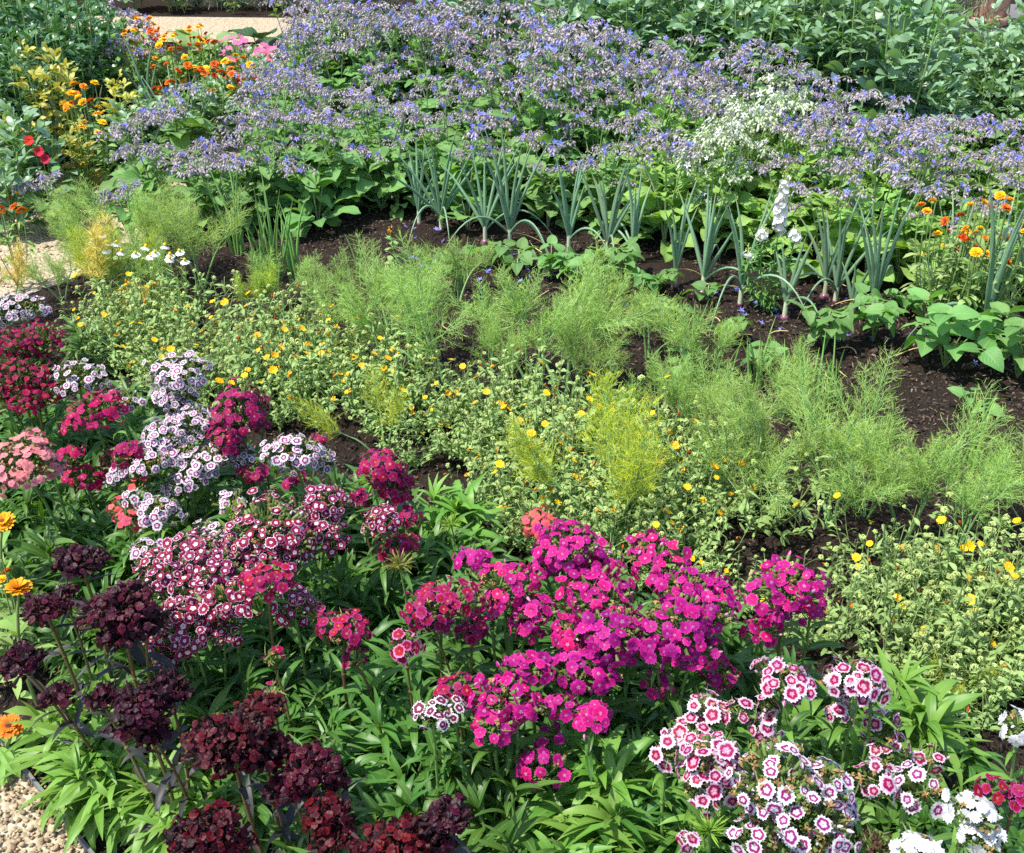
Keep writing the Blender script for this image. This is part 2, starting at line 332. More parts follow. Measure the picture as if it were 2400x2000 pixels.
m_chip = plain('bark chip', (.008, .006, .0045), (.30, .215, .155), .9, 60.)
m_crumb = plain('soil crumb', (.010, .0075, .006), (.085, .062, .046), .95, 60.)
m_pebble = plain('buff pebble', (.12, .072, .036), (.43, .33, .21), .7, 40., .35)

# ------------------------------------------------------------------ flower templates (unit radius, facing +Z)
def dianthus(cup=.12, seed=0, wob=.10, fringe=.10):
    r = np.random.default_rng(seed); V, UV, Q = [], [], []
    rr = [.04, .42, .78, 1.]; na = 7
    for p in range(5):
        a0 = p*2*PI/5+(r.random()-.5)*.12; lift = (r.random()-.5)*.16+(.03 if p % 2 else -.03); half = PI/5*1.04; sz = 1+(r.random()-.5)*.14
        b = len(V)
        for i, q in enumerate(rr):
            for j in range(na):
                s = j/(na-1)*2-1
                rad_ = q*sz*(1-.10*s*s*(i == 3)-.03*s*s)
                if i == 3: rad_ *= 1+fringe*(-1 if j % 2 else 1)*(.6+.8*r.random())
                a = a0+s*half*(.55+.45*min(1, q*2.2)) if i else a0+s*half*.6
                z = cup*q*q-.10*q**4+lift*q+wob*(r.random()-.5)*q+.05*q*s*(1 if p % 2 else -1)-.06*s*s*q
                V.append((rad_*math.cos(a), rad_*math.sin(a), z)); UV.append((q*(1 if i < 3 else 1), s))
        Q += [(b+i*na+j, b+i*na+j+1, b+(i+1)*na+j+1, b+(i+1)*na+j) for i in range(3) for j in range(na-1)]
    return Tm(V, Q, UV)
DI = [dianthus(c, i, w) for i, (c, w) in enumerate([(.10, .08), (.20, .1), (.02, .12), (.28, .1), (-.08, .12)])]
def daisy(n=15, rows=2, cup=.25, seed=0, disc=.24, w=1.0):
    """returns rays, disc"""
    r = np.random.default_rng(seed); V, UV, Q = [], [], []
    for row in range(rows):
        for i in range(n):
            a = (i+.5*row)/n*2*PI+(r.random()-.5)*.12; L = (1-.2*row)*(1+.14*(r.random()-.5)); hw = PI/n*1.0*w; cu = cup+.18*row+(r.random()-.5)*.22
            b = len(V)
            for q, wf in ((.15, .5), (.55, .95), (.88, .9), (1, .45)):
                for s in (-1, 0, 1):
                    x = q*L; dy = s*hw*wf*min(q+.1, .8)
                    z = cu*q-.12*q*q+(.03*(1-abs(s))*-1)
                    V.append((x*math.cos(a)-dy*math.sin(a), x*math.sin(a)+dy*math.cos(a), z)); UV.append((q, s))
            Q += [(b+k*3+j, b+k*3+j+1, b+k*3+j+4, b+k*3+j+3) for k in range(3) for j in range(2)]
    d = blob(disc, .11, 9, 4, seed, .15); d.V[:, 2] += .06
    return Tm(V, Q, UV), d
def star(n=5, w=.5, back=-.1, seed=0):
    r = np.random.default_rng(seed); V, UV, Q = [], [], []
    for p in range(n):
        a = p*2*PI/n; b = len(V); l = back+(r.random()-.5)*.25
        for q, wf in ((.05, .3), (.4, 1), (.75, .6), (1, .06)):
            for s in (-1, 0, 1):
                dy = s*w*.5*wf; V.append((q*math.cos(a)-dy*math.sin(a), q*math.sin(a)+dy*math.cos(a), l*q-.05*abs(s))); UV.append((q, s))
        Q += [(b+k*3+j, b+k*3+j+1, b+k*3+j+4, b+k*3+j+3) for k in range(3) for j in range(2)]
    return Tm(V, Q, UV)
STAR = [star(seed=i, back=b) for i, b in enumerate((-.1, .25, -.3))]
def calyx_t():
    g = G(); g.tube([(0, 0, -1), (0, 0, -.5), (0, 0, 0)], [.10, .17, .20], 5, 0); return g.template()
CAL = calyx_t()
SPIKE = leaf(.09, 3, .5, .2, seed=3)
def shrivel(seed):
    g = G(); r = np.random.default_rng(seed)
    g.add(leaf(.45, 3, 1.6, .8, 'oval', .6, seed), rot(r.random(6)*6.3, r.uniform(.3, 1.5, 6), 0)*r.uniform(.7, 1.2, 6)[:, None, None], np.zeros((6, 3)))
    return g.template()
SHR = [shrivel(i) for i in range(3)]
LANCE = [leaf(w*.86, 6, d, f, 'lance', wv, i, up, tw) for i, (w, d, f, wv, up, tw) in enumerate([(.20, 1.0, .35, .1, .2, .1), (.23, 1.5, .3, .15, .45, -.3), (.18, .5, .4, .1, .1, .2), (.22, 1.9, .3, .2, .5, .4), (.25, .9, .25, .12, .3, -.2)])]
OVAL = [leaf(w, 5, d, f, 'oval', wv, i, up, tw) for i, (w, d, f, wv, up, tw) in enumerate([(.46, .6, .25, .12, .2, .2), (.5, .9, .15, .2, .3, -.2), (.42, .3, .35, .1, .0, .3), (.48, 1.2, .2, .2, .4, 0)])]
NARROW = [leaf(w, 4, d, f, 'spoon', .15, i, up, tw) for i, (w, d, f, up, tw) in enumerate([(.24, .9, .3, .2, .3), (.3, 1.3, .2, .3, -.5), (.2, .4, .4, 0, .4), (.27, 1.8, .3, .5, .8)])]

# ------------------------------------------------------------------ sweet williams
budt = blob(1, 1, 6, 4); budt.V[:, 2] = budt.V[:, 2]*1.6+.8; budt.V[:, :2] *= (1-.45*(budt.V[:, 2:]/2.4))
def sw_head(a, c, mat, dead=0., sparse=0., fr=.0115, seed=0, calyx=None, deadm=None, deadspot=None, messy=.26):
    """domed flower head, its origin at the top of its stem, 0.6 c under the dome's middle"""
    r = np.random.default_rng(seed); g = G(); calyx = calyx or m_calyx
    area = 2*PI*a*a*.55+2*PI*a*c*.55
    n = max(5, int(area/(fr*fr*2.3)*(1-sparse)))
    i = np.arange(n)+.5
    cz = 1-i/n*(1.30 if c > .45*a else 1.18); ph = i*2.39996+r.random()*6
    s = np.sqrt(np.clip(1-cz*cz, 0, 1))
    d = np.stack([s*np.cos(ph), s*np.sin(ph), cz], 1)
    lump = 1+.13*np.sin(ph*3+seed)*s+.09*np.sin(ph*5+cz*6+seed*2)
    d += r.normal(0, .09, (n, 3)); pos = d*np.array([a, a, c])*lump[:, None]*r.uniform(.84, 1.08, (n, 1))
    nm = d/np.array([a, a, c]); nm /= np.linalg.norm(nm, axis=1)[:, None]
    nm = nm+r.normal(0, messy, (n, 3))+np.array([0, -.10, .22])
    isdead = r.random(n) < dead
    if dead and deadspot is None: 
        k = r.integers(0, n); isdead |= (np.linalg.norm(d-d[k]*np.array([1, 1, .9]), axis=1) < .35+dead*.9) & (r.random(n) < .75)
    isbud = (~isdead) & (r.random(n) < .09); ax = np.array([r.uniform(.9, 1.1), r.uniform(.9, 1.08), 1]); pos = pos*ax; pos[:, 2] += r.normal(0, .12)*pos[:, 0]+r.normal(-.05, .1)*pos[:, 1]
    z0 = c*.75; base = np.array([0, 0, -z0+c*.75-.012-c*.35])
    size = fr*r.uniform(.70, 1.18, n)
    live = ~isdead & ~isbud
    g.add(budt, zframe(nm[isbud], 0)*(size[isbud]*.30)[:, None, None], pos[isbud]*1.02, r.random(isbud.sum()), 0)
    for k in range(5):
        q = live & (np.arange(n) % 5 == k)
        g.add(DI[k], zframe(nm[q], r.random(q.sum())*6)*size[q][:, None, None], pos[q], r.random(q.sum()), 0)
    for k in range(3):
        q = isdead & (np.arange(n) % 3 == k)
        g.add(SHR[k], zframe(nm[q], r.random(q.sum())*6)*size[q][:, None, None]*.75, pos[q]*.95, r.random(q.sum()), 1)
    dirv = pos-base*1.0
    g.add(CAL, zframe(nm*.6+dirv/np.linalg.norm(dirv, axis=1)[:, None]*.8, 0)*(.021*np.ones(n))[:, None, None], pos-nm/np.linalg.norm(nm, axis=1)[:, None]*.001, r.random(n), 2)
    for q in range(n):
        if q % 2 == 0: g.tube(path(base, pos[q]*.82, (0, 0, -.006), 4), .0011, 3, mat=2)
    # narrow bracts among the flowers
    nb = int(14+n*.35); b = r.normal(0, 1, (nb, 3)); b[:, 2] = np.abs(b[:, 2])*.5; b /= np.linalg.norm(b, axis=1)[:, None]
    g.add(SPIKE, rot(r.random(nb)*6.3, r.uniform(-.5, 1.1, nb), r.random(nb)*6)*(.03*r.uniform(.6, 1.2, nb))[:, None, None], b*np.array([a, a, c])*.55, r.random(nb), 2)
    # inner mass of unopened buds so that the dome is not hollow
    nn = int(n*.8); b = r.normal(0, 1, (nn, 3)); b[:, 2] = np.abs(b[:, 2]); b /= np.linalg.norm(b, axis=1)[:, None]
    g.add(CAL, zframe(b+r.normal(0, .2, (nn, 3)), 0)*(.020*r.uniform(.8, 1.2, nn))[:, None, None], b*np.array([a, a, c])*.82, r.random(nn), 2)
    return g.mesh('flower_head', [mat, deadm or m_dead, calyx])
# breed: petals, withered, calyx, stem, stem leaf
BREED = {
 'A': (m_white_ring, m_dead, m_calyx, m_stem_g, m_swleaf_lt), 'K': (m_white_dark, m_dead, m_calyx, m_stem_g, m_swleaf),
 'B': (m_crim_eye, m_dead, m_calyx, m_stem_g, m_swleaf), 'C': (m_magenta, m_dead, m_calyx, m_stem_g, m_swleaf),
 'D': (m_ringed, m_dead, m_calyx, m_stem_r, m_swleaf), 'X': (m_picotee, m_dead, m_calyx, m_stem_r, m_swleaf),
 'I': (m_crimson, m_dead_dark, m_calyx, m_stem_r, m_swleaf), 'N': (m_cerise, m_dead_dark, m_calyx, m_stem_g, m_swleaf),
 'E': (m_maroon, m_dead_dark, m_calyx_dk, m_stem_r, m_swleaf_dk), 'M': (m_maroon_red, m_dead_dark, m_calyx_dk, m_stem_r, m_swleaf_dk),
 'F': (m_salmon, m_dead, m_calyx, m_stem_g, m_swleaf), 'O': (m_coral, m_dead, m_calyx, m_stem_g, m_swleaf),
 'G': (m_pinkedge, m_dead, m_calyx, m_stem_g, m_swleaf_lt), 'H': (m_purewhite, m_dead, m_calyx, m_stem_g, m_swleaf_lt)}
SW = [
 ('A', 'dusky white and purple sweet william at the left edge of the picture beside the path', [(35,630,115,50,.42), (2,655,40,34,.38)]),
 ('I', 'deep crimson sweet william with three tiers of flat heads at the left edge', [(70,695,125,66,.46,.22,.08), (15,705,90,66,.44,.15,.08), (50,757,150,62,.40,.25,.1), (75,812,130,54,.35,.25,.1), (10,805,60,46,.35,.2,.1)]),
 ('A', 'fading white sweet william half hidden behind the tiered crimson heads', [(160,772,110,70,.38,.35), (120,800,60,40,.33)]),
 ('N', 'cerise sweet william with one wide flat head above two thin ones', [(190,845,138,78,.43,.12), (145,935,65,48,.32,.3,.3), (170,975,85,48,.27,.25,.3), (240,940,70,40,.30,.3,.3)]),
 ('A', 'small fading white sweet william behind the wide cerise head', [(243,825,80,55,.36,.35)]),
 ('D', 'crimson magenta sweet william with one small domed head left of the white crowd', [(262,930,78,62,.38)]),
 ('F', 'salmon pink sweet william with a broad head at the left edge', [(40,945,150,88,.42), (105,958,60,50,.37)]),
 ('A', 'tallest white sweet william with purple rings standing up against the yellow flowers', [(370,765,122,82,.47,.08), (355,815,90,55,.41)]),
 ('A', 'white purple ringed sweet william leaning on the tall magenta dome', [(335,892,100,70,.40), (402,872,95,80,.41), (380,850,70,40,.38), (425,935,50,50,.33)]),
 ('A', 'white sweet william with flat open heads in front of the white crowd', [(310,945,95,52,.37,.15), (372,930,75,50,.37,.1), (432,937,100,58,.36,.1), (392,975,85,62,.33), (360,1000,55,40,.28)]),
 ('A', 'small white sweet william head low beside the magenta stem', [(492,935,65,46,.34)]),
 ('A', 'small white sweet william head under the crimson magenta one', [(240,978,48,48,.33)]),
 ('D', 'large magenta sweet william dome with crimson rings on a single thick stem', [(492,842,122,112,.46), (465,900,80,70,.40), (535,870,40,60,.40)]),
 ('A', 'round white sweet william dome with fine purple rings next to the bare soil', [(603,928,118,86,.45), (662,945,55,48,.39)]),
 ('D', 'crimson scraps of a sweet william behind the round white dome', [(655,903,36,36,.36), (600,985,50,25,.33), (520,965,60,34,.32)]),
 ('A', 'white sweet william next to the salmon coral flowers', [(325,1050,95,72,.37,.12), (283,1025,62,48,.35)]),
 ('O', 'coral pink sweet william with a few loose flowers below the white crowd', [(262,1065,62,56,.33,0,.45), (250,1040,60,40,.34,0,.6), (285,990,60,26,.32,.2,.6)]),
 ('A', 'little white sweet william head with a brown middle above the large crimson mound', [(475,1030,66,58,.33,.3)]),
 ('A', 'little white sweet william head left of the crimson mound', [(300,1130,75,52,.34,.1), (430,1090,75,35,.3,.2)]),
 ('B', 'largest crimson sweet william mound with white eyes and white edges', [(545,1075,165,85,.45,.1), (590,1100,120,80,.43), (500,1110,100,70,.41), (560,1135,140,60,.40)]),
 ('B', 'crimson and white sweet william above and right of the largest mound', [(672,1030,110,84,.44), (665,1090,95,72,.40), (620,1070,60,50,.40)]),
 ('B', 'crimson and white sweet william head between the magenta dome and the leaves', [(785,1068,86,74,.40,.1)]),
 ('D', 'magenta sweet william dome with crimson rings standing before the bare soil', [(785,953,100,74,.45), (805,1000,85,52,.38), (830,985,40,50,.40)]),
 ('D', 'low magenta sweet william half hidden under the crimson and white head', [(815,1117,82,42,.31), (838,1062,48,46,.33), (735,1020,40,40,.34)]),
 ('B', 'crimson and white sweet william sprawling left of the magenta edged head', [(400,1128,125,66,.42,.1), (345,1152,105,70,.40), (440,1160,110,60,.41)]),
 ('B', 'crimson and white sweet william right behind the almost black heads', [(330,1190,95,82,.40), (400,1208,118,74,.39), (472,1222,125,78,.39)]),
 ('B', 'lowest crimson and white sweet william with trailing loose heads', [(367,1250,108,72,.37), (385,1290,120,60,.34,0,.1), (457,1293,85,50,.32,0,.25), (320,1315,66,56,.30,0,.2), (340,1345,80,36,.27,0,.3)]),
 ('B', 'crimson and white sweet william under the magenta edged head', [(602,1240,86,84,.37)]),
 ('D', 'bright magenta edged sweet william head on a slender reddish stem', [(548,1186,100,72,.46)]),
 ('X', 'three open pink edged sweet william flowers beside the small magenta heads', [(648,1257,46,40,.36,0,.4)]),
 ('D', 'small flat magenta sweet william with faded flowers below the leaves', [(705,1288,104,60,.39,.15), (730,1350,55,34,.32,.3,.5)]),
 ('X', 'small round sweet william head of crimson flowers with pale pink edges', [(830,1325,72,64,.41)]),
 ('D', 'crimson magenta sweet william at the left end of the hot magenta crowd', [(908,1232,140,92,.45,.1), (885,1265,90,50,.41), (967,1290,78,58,.37)]),
 ('D', 'little crimson magenta sweet william above the dark edged white one', [(938,1408,76,58,.38)]),
 ('K', 'single white edged dark red sweet william in the middle of the leaves', [(888,1462,80,42,.38), (930,1452,50,44,.38)]),
 ('C', 'hot magenta sweet william at the back of the crowd under the coral head', [(1165,1115,170,100,.47), (1225,1165,110,70,.43), (1120,1160,90,60,.42)]),
 ('O', 'small coral red sweet william at the back of the hot magenta crowd', [(1100,1072,84,54,.43)]),
 ('C', 'small hot magenta sweet william head set apart at the left back of the crowd', [(967,1144,80,56,.42)]),
 ('C', 'hot magenta sweet william with a withered brown top left in the crowd', [(1035,1195,140,80,.44,.22), (1090,1250,110,66,.40), (1010,1240,90,60,.40), (1080,1280,80,50,.37)]),
 ('C', 'hot magenta sweet william in the middle of the crowd', [(1222,1215,160,100,.44), (1250,1290,150,92,.43), (1170,1300,100,80,.40), (1290,1330,80,60,.38)]),
 ('C', 'hot magenta sweet william at the right back of the crowd', [(1345,1143,140,72,.45), (1400,1200,130,80,.44,.1), (1460,1215,100,70,.42)]),
 ('C', 'big hot magenta sweet william at the right of the crowd', [(1385,1275,160,120,.44), (1455,1255,115,110,.43), (1345,1330,90,70,.40), (1420,1330,120,70,.39)]),
 ('C', 'low hot magenta sweet william in shade at the right foot of the crowd', [(1475,1380,90,70,.31), (1350,1400,70,60,.29)]),
 ('C', 'hot magenta sweet william with several heads at the lower left of the crowd', [(1080,1372,115,70,.39), (1030,1425,120,80,.39), (1015,1475,110,70,.36), (1060,1450,100,70,.37), (985,1440,60,70,.36)]),
 ('C', 'hot magenta sweet william below the middle of the crowd', [(1185,1368,140,76,.38), (1150,1448,80,58,.34), (1213,1474,84,78,.37), (1235,1390,80,50,.36)]),
 ('C', 'fading magenta sweet william ring low in the shade beneath the crowd', [(1108,1570,108,104,.26,.35,.35), (1130,1505,60,30,.26,.1,.5)]),
 ('C', 'hot magenta sweet william standing alone to the right of the crowd', [(1612,1197,155,98,.47), (1665,1245,70,80,.41), (1562,1290,85,52,.37,0,.3), (1595,1250,80,50,.40)]),
 ('G', 'pink and white sweet william with a flat crimson eyed head next to the soil', [(1607,1393,125,56,.43,.1), (1570,1445,52,56,.39), (1563,1490,56,56,.35)]),
 ('G', 'pink and white sweet william furthest right with one big open flower', [(1755,1390,105,56,.43,.1), (1790,1415,80,55,.41), (1715,1400,60,60,.40), (1720,1465,60,50,.34)]),
 ('G', 'loose crimson eyed sweet william flowers below the magenta crowd', [(1450,1450,84,56,.38,0,.3), (1513,1458,62,52,.38,0,.2), (1412,1500,80,56,.36)]),
 ('G', 'pink and white sweet william mound with large crimson eyes at the bottom right', [(1460,1548,135,80,.41), (1440,1590,100,80,.38), (1490,1590,90,90,.38), (1440,1630,80,50,.33), (1370,1540,60,60,.37)]),
 ('A', 'big white and purple sweet william gone brown in the middle at the bottom right', [(1595,1590,205,110,.45,.55), (1690,1600,110,90,.44,.1), (1650,1670,200,90,.40,.4), (1560,1640,120,80,.39,.5), (1720,1660,80,70,.38,.15)]),
 ('A', 'white and purple sweet william at the bottom edge beneath the brown headed one', [(1545,1715,95,64,.36,.25), (1690,1738,95,50,.38), (1610,1730,70,40,.34,.2)]),
 ('G', 'fading pink and white sweet william next to the browned white mound', [(1790,1600,96,96,.37,.3,.2)]),
 ('A', 'nearly withered white sweet william with yellow stalks at the soil edge', [(1885,1612,112,78,.36,.55,.25)]),
 ('G', 'low fading pink and white sweet william behind the long leaves', [(1815,1480,80,62,.31,.3,.2), (1820,1530,90,60,.27,.1,.1), (1910,1555,70,30,.22,0,.4)]),
 ('H', 'pure white sweet william cut off by the right edge above the crimson flowers', [(2088,1490,70,84,.43)]),
 ('H', 'pure white sweet william with a brown heart in the bottom right corner', [(1997,1665,105,60,.43,.1), (2010,1715,90,70,.40,.2)]),
 ('H', 'pure white sweet william just showing at the bottom edge', [(1885,1748,105,44,.40)]),
 ('D', 'crimson sweet william with big open flowers in the bottom right corner', [(2035,1620,62,84,.42,0,.2), (2085,1632,60,96,.41,0,.1)]),
 ('G', 'tiny pink and white sweet william at the bottom edge left of the white mound', [(1412,1728,44,46,.33,0,.3)]),
 ('N', 'withered dark sweet william with two pink flowers at the bottom edge', [(1793,1732,90,44,.34,.8)]),
 ('E', 'straggling almost black sweet william with many small heads on branching purple stems', [(165,1148,115,70,.46,.2,.15), (92,1245,100,62,.43,.25), (43,1353,90,56,.41,.15), (115,1425,70,50,.36,.15,.15), (130,1215,60,40,.42,.3,.2)]),
 ('E', 'almost black sweet william with a broad head before the crimson and white ones', [(245,1240,140,88,.46,.12), (295,1270,90,80,.44,.1), (255,1290,110,60,.42)]),
 ('E', 'almost black sweet william with a tall round head above the pale green leaves', [(285,1455,130,110,.43), (345,1412,88,76,.43), (210,1430,66,66,.38,0,.3), (310,1500,80,60,.38)]),
 ('M', 'largest dark red sweet william mound with brown flecks at the bottom left', [(470,1515,185,125,.46,.3), (530,1460,110,70,.45,.1), (540,1540,110,90,.42)]),
 ('E', 'almost black sweet william mound spreading right of the dark red one', [(640,1570,120,100,.42), (590,1610,100,70,.38), (690,1600,60,50,.39)]),
 ('M', 'dark red sweet william at the bottom edge below the pale leaves', [(440,1690,110,66,.42,.1), (395,1715,110,60,.39,.2), (460,1735,100,50,.38)]),
 ('M', 'dark red sweet william by the bottom edge right of the dark stems', [(665,1665,100,60,.39,.1), (685,1705,100,60,.36)]),
 ('E', 'dark red black sweet william head at the bottom middle', [(915,1672,105,72,.42,.15), (900,1720,90,50,.36,.1)]),
 ('M', 'flat maroon sweet william head cut off by the bottom edge', [(805,1735,150,44,.40)]),
 ('D', 'tiny faded magenta sweet william tuft above the dark red mound', [(558,1422,50,34,.40,.1,.4), (558,1345,50,34,.32,.5,.4)]),
]
hs = 100
for br, label, heads in SW:
    pm, dm, cm, sm, lm = BREED[br]
    pts = [P(h[0], h[1], h[4]) for h in heads]
    root0 = np.mean([p[0][:2] for p in pts], 0); root = link('sweet_william', None, None, (root0[0]+.01, root0[1]+.03, 0)); root.empty_display_size = .05
    tag(root, label, 'flower', 'sweet williams in the border'); rl = np.array(root.location)
    gs, gl = G(), G()
    for h, (p, t) in zip(heads, pts):
        hs += 1; r = np.random.default_rng(hs); sparse = h[6] if len(h) > 6 else 0; dead = h[5] if len(h) > 5 else .04
        s = F*.875/t; th = math.asin((H-h[4])/t); a = h[2]/2/s; hh = h[3]/2/s
        c = math.sqrt(max(hh*hh-(a*math.sin(th))**2*.8, (.42*a)**2))/math.cos(th)
        c = min(c, 1.2*a)*(.82 if br in 'EM' else 1)
        fr = .0107*(1.0 if br not in 'EMI' else (.64 if br in 'EM' else .82))*({'G': 1.3, 'X': 1.12, 'H': 1.25, 'C': 1.12}.get(br, 1.3 if br == 'A' and h[1] > 1550 else 1))
        me = sw_head(a*(.95 if br != 'C' else .90), c*(1 if br != 'C' else .93), pm, dead, sparse, fr, hs, cm, dm, messy=.36 if br in 'EMI' else (.36 if br in 'CN' else .26))
        hl = p-rl+np.array([0, 0, -.15*c])
        link('flower_head', me, root, hl, 0)
        foot = np.array([hl[0]*.35+r.uniform(-.02, .02), hl[1]*.35+.02+r.uniform(-.02, .02), 0.]); top = hl+np.array([0, 0, -.012-c*.3])
        bow = np.array([r.uniform(-.02, .02), r.uniform(-.015, .02), 0]); pt = path(foot, top, bow, 9)
        big = a > .045
        gs.tube(pt, np.linspace(.0034, .0026, 9)*(1.25 if big else 1), 6, mat=0)
        for k in (2, 4, 6, 7.4):
            i0 = int(k); q = pt[i0]+(pt[min(i0+1, 8)]-pt[i0])*(k-i0)
            gs.add(blob(.0048, .006, 6, 4), np.eye(3), q, mat=0)
            az = r.random()*6.3
            for sd in (0, PI):
                Lf = r.uniform(.065, .10)*(1 if k < 7 else .7)
                gl.add(LANCE[r.integers(0, 5)], rot(az+sd+r.uniform(-.3, .3), r.uniform(-.1, .9), r.uniform(-.3, .3))*Lf, q, mat=0)
    link('stem', gs.mesh('stem', [sm]), root); link('leaves', gl.mesh('leaves', [lm]), root)

# leafy shoots without flowers that fill the border
def leafy_clump(seed, lm, nshoot=8, spread=.09, tall=.17, size=.10):
    global R; R = np.random.default_rng(seed); r = R; g, s = G(), G()
    for k in range(nshoot):
        az = r.random()*6.3; q = spread*math.sqrt(r.random()); foot = np.array([q*.4*math.cos(az), q*.4*math.sin(az), 0]); top = np.array([q*math.cos(az)*1.2, q*math.sin(az)*1.2, tall*r.uniform(.4, 1.1)])
        pt = path(foot, top, (0, 0, .02), 6); s.tube(pt, .0028, 5)
        n = r.integers(20, 30)
        f = np.sort(r.random(n))**.8; base = np.array([pt[0]*(1-x)+pt[-1]*x+np.array([0, 0, 4*x*(1-x)*.02]) for x in f])
        L = size*(r.uniform(.75, 1.25, n))*(1-.45*f**4); el = -.25+1.25*f**2+r.normal(0, .22, n)
        for v in range(5):
            m = np.arange(n) % 5 == v
            g.add(LANCE[v], rot(np.arange(n)[m]*2.4+r.random()*6, el[m], r.normal(0, .25, m.sum()))*L[m][:, None, None], base[m])
    pr = Proto('leafy_sweet_william'); pr.part('leaves', g.mesh('leaves', [lm])); pr.part('stem', s.mesh('stem', [m_stem_g])); return pr
CL = [leafy_clump(30+i, m_swleaf, 8, .09, .2, .105) for i in range(4)]+[leafy_clump(40+i, m_swleaf, 6, .08, .12, .115) for i in range(2)]
CLL = [leafy_clump(50+i, m_swleaf_lt, 9, .09, .16, .12) for i in range(3)]
zone = poly([(-140, 840), (60, 840), (290, 900), (470, 1010), (690, 1060), (840, 1120), (1000, 1190), (1300, 1260), (1520, 1400), (1760, 1490), (1850, 1590), (2000, 1680), (2200, 1740), (2250, 1900), (500, 1900), (250, 1800), (140, 1640), (110, 1520), (20, 1420), (-140, 1300)], .10)
for i, p in enumerate(scatter(zone, 150, .088, 3)):
    if p[0]+p[1] < .92: continue
    CL[i % 6].put((p[0], p[1], 0), U(0, 6.3), U(.85, 1.2), 'deep green leafy sweet william shoots without flowers filling the border beneath the flower heads', 'plant', 'leafy sweet william shoots')
LC = [(165,1540,.95,'pale green leafy sweet william spilling over the gravel at the bottom left'), (200,1620,.95,'pale green leafy sweet william rosette over the steel edging'), (215,1530,.95,'pale green leafy sweet william between the black heads and the gravel'),
      (285,1650,.9,'pale green star shaped sweet william rosette at the bottom left'), (120,1590,1.0,'pale green sweet william leaves hanging furthest out over the gravel'), (330,1690,.95,'pale green sweet william leaves at the bottom edge left of the dark stems'), (130,1480,.9,'pale green leafy sweet william under the straggling black heads'), (1150,1690,1.25,'bright green upright leafy sweet william at the bottom middle'), (1250,1700,1.15,'bright green leafy sweet william at the bottom edge right of the middle'),
      (1640,1520,1.0,'bright green sweet william shoot between the pink and white heads'), (1780,1545,1.3,'long leaved green sweet william leaning over the soil on the right'), (560,1010,1.0,'bright green leafy sweet william below the round white dome'), (300,850,1.0,'bright green leafy shoot between cerise and white heads'), (900,1130,1.2,'upright pale green sweet william leaves before the bare soil'), (60,1050,1.05,'glossy leafy sweet william under the salmon head'), (180,700,.9,'bright green sweet william leaves behind the tiered crimson heads')]
for i, (x, y, k, lb) in enumerate(LC):
    p, _ = P(x, y, .12); p = p+(np.array([.035, .045, 0]) if i < 7 else 0); (CLL if i not in (11, 12, 14, 15) else CL)[i % 3].put((p[0], p[1], 0), U(0, 6.3), k, lb, 'plant', 'pale leafy sweet william clumps')
# spiky unopened heads and two yellowing leaves
def green_bud_head(seed, m):
    r = np.random.default_rng(seed); g = G(); n = 90
    d = r.normal(0, 1, (n, 3)); d[:, 2] = np.abs(d[:, 2]); d /= np.linalg.norm(d, axis=1)[:, None]
    g.add(SPIKE, rot(np.arctan2(-d[:, 0], d[:, 1]), np.arcsin(d[:, 2]), r.random(n)*6)*(.035*r.uniform(.6, 1.1, n))[:, None, None], d*.006)
    return g.mesh('bud_head', [m])
m_spiky = leaf_mat('spiky green bud', (.16, .30, .03), (.26, .40, .06), .5, .3)
m_spikyb = leaf_mat('spiky brown green bud', (.20, .17, .04), (.24, .26, .06), .5, .2)
for x, y, z, m, lb in [(480,1052,.33,m_spiky,'spiky bright green sweet william bud below the little white head'), (820,1160,.38,m_spikyb,'spiky brownish sweet william bud among the leaves left of the magenta crowd'), (925,1078,.28,m_spiky,'spiky green sweet william bud beside the bare soil'), (1455,1705,.32,m_spiky,'spiky green sweet william bud at the bottom edge by the browned white mound'), (765,990,.34,m_spiky,'spiky green sweet william bud behind the magenta dome')]:
    p, t = P(x, y, z); ro = link('budding_sweet_william', None, None, (p[0], p[1]+.01, 0)); tag(ro, lb, 'flower bud', 'unopened sweet williams')
    g = G(); g.tube(path((0, 0, 0), (0, -.01, z), (.01, .01, 0), 6), .003, 6); gl = G(); gl.add(LANCE[0], rot(U(0, 6, 8), U(0, .9, 8), 0)*.08, np.array([(0, -.003, z*k) for k in np.linspace(.3, .95, 8)]))
    link('stem', g.mesh('stem', [m_stem_g]), ro); link('leaves', gl.mesh('leaves', [m_swleaf]), ro); link('bud_head', green_bud_head(int(x), m), ro, (0, -.01, z))

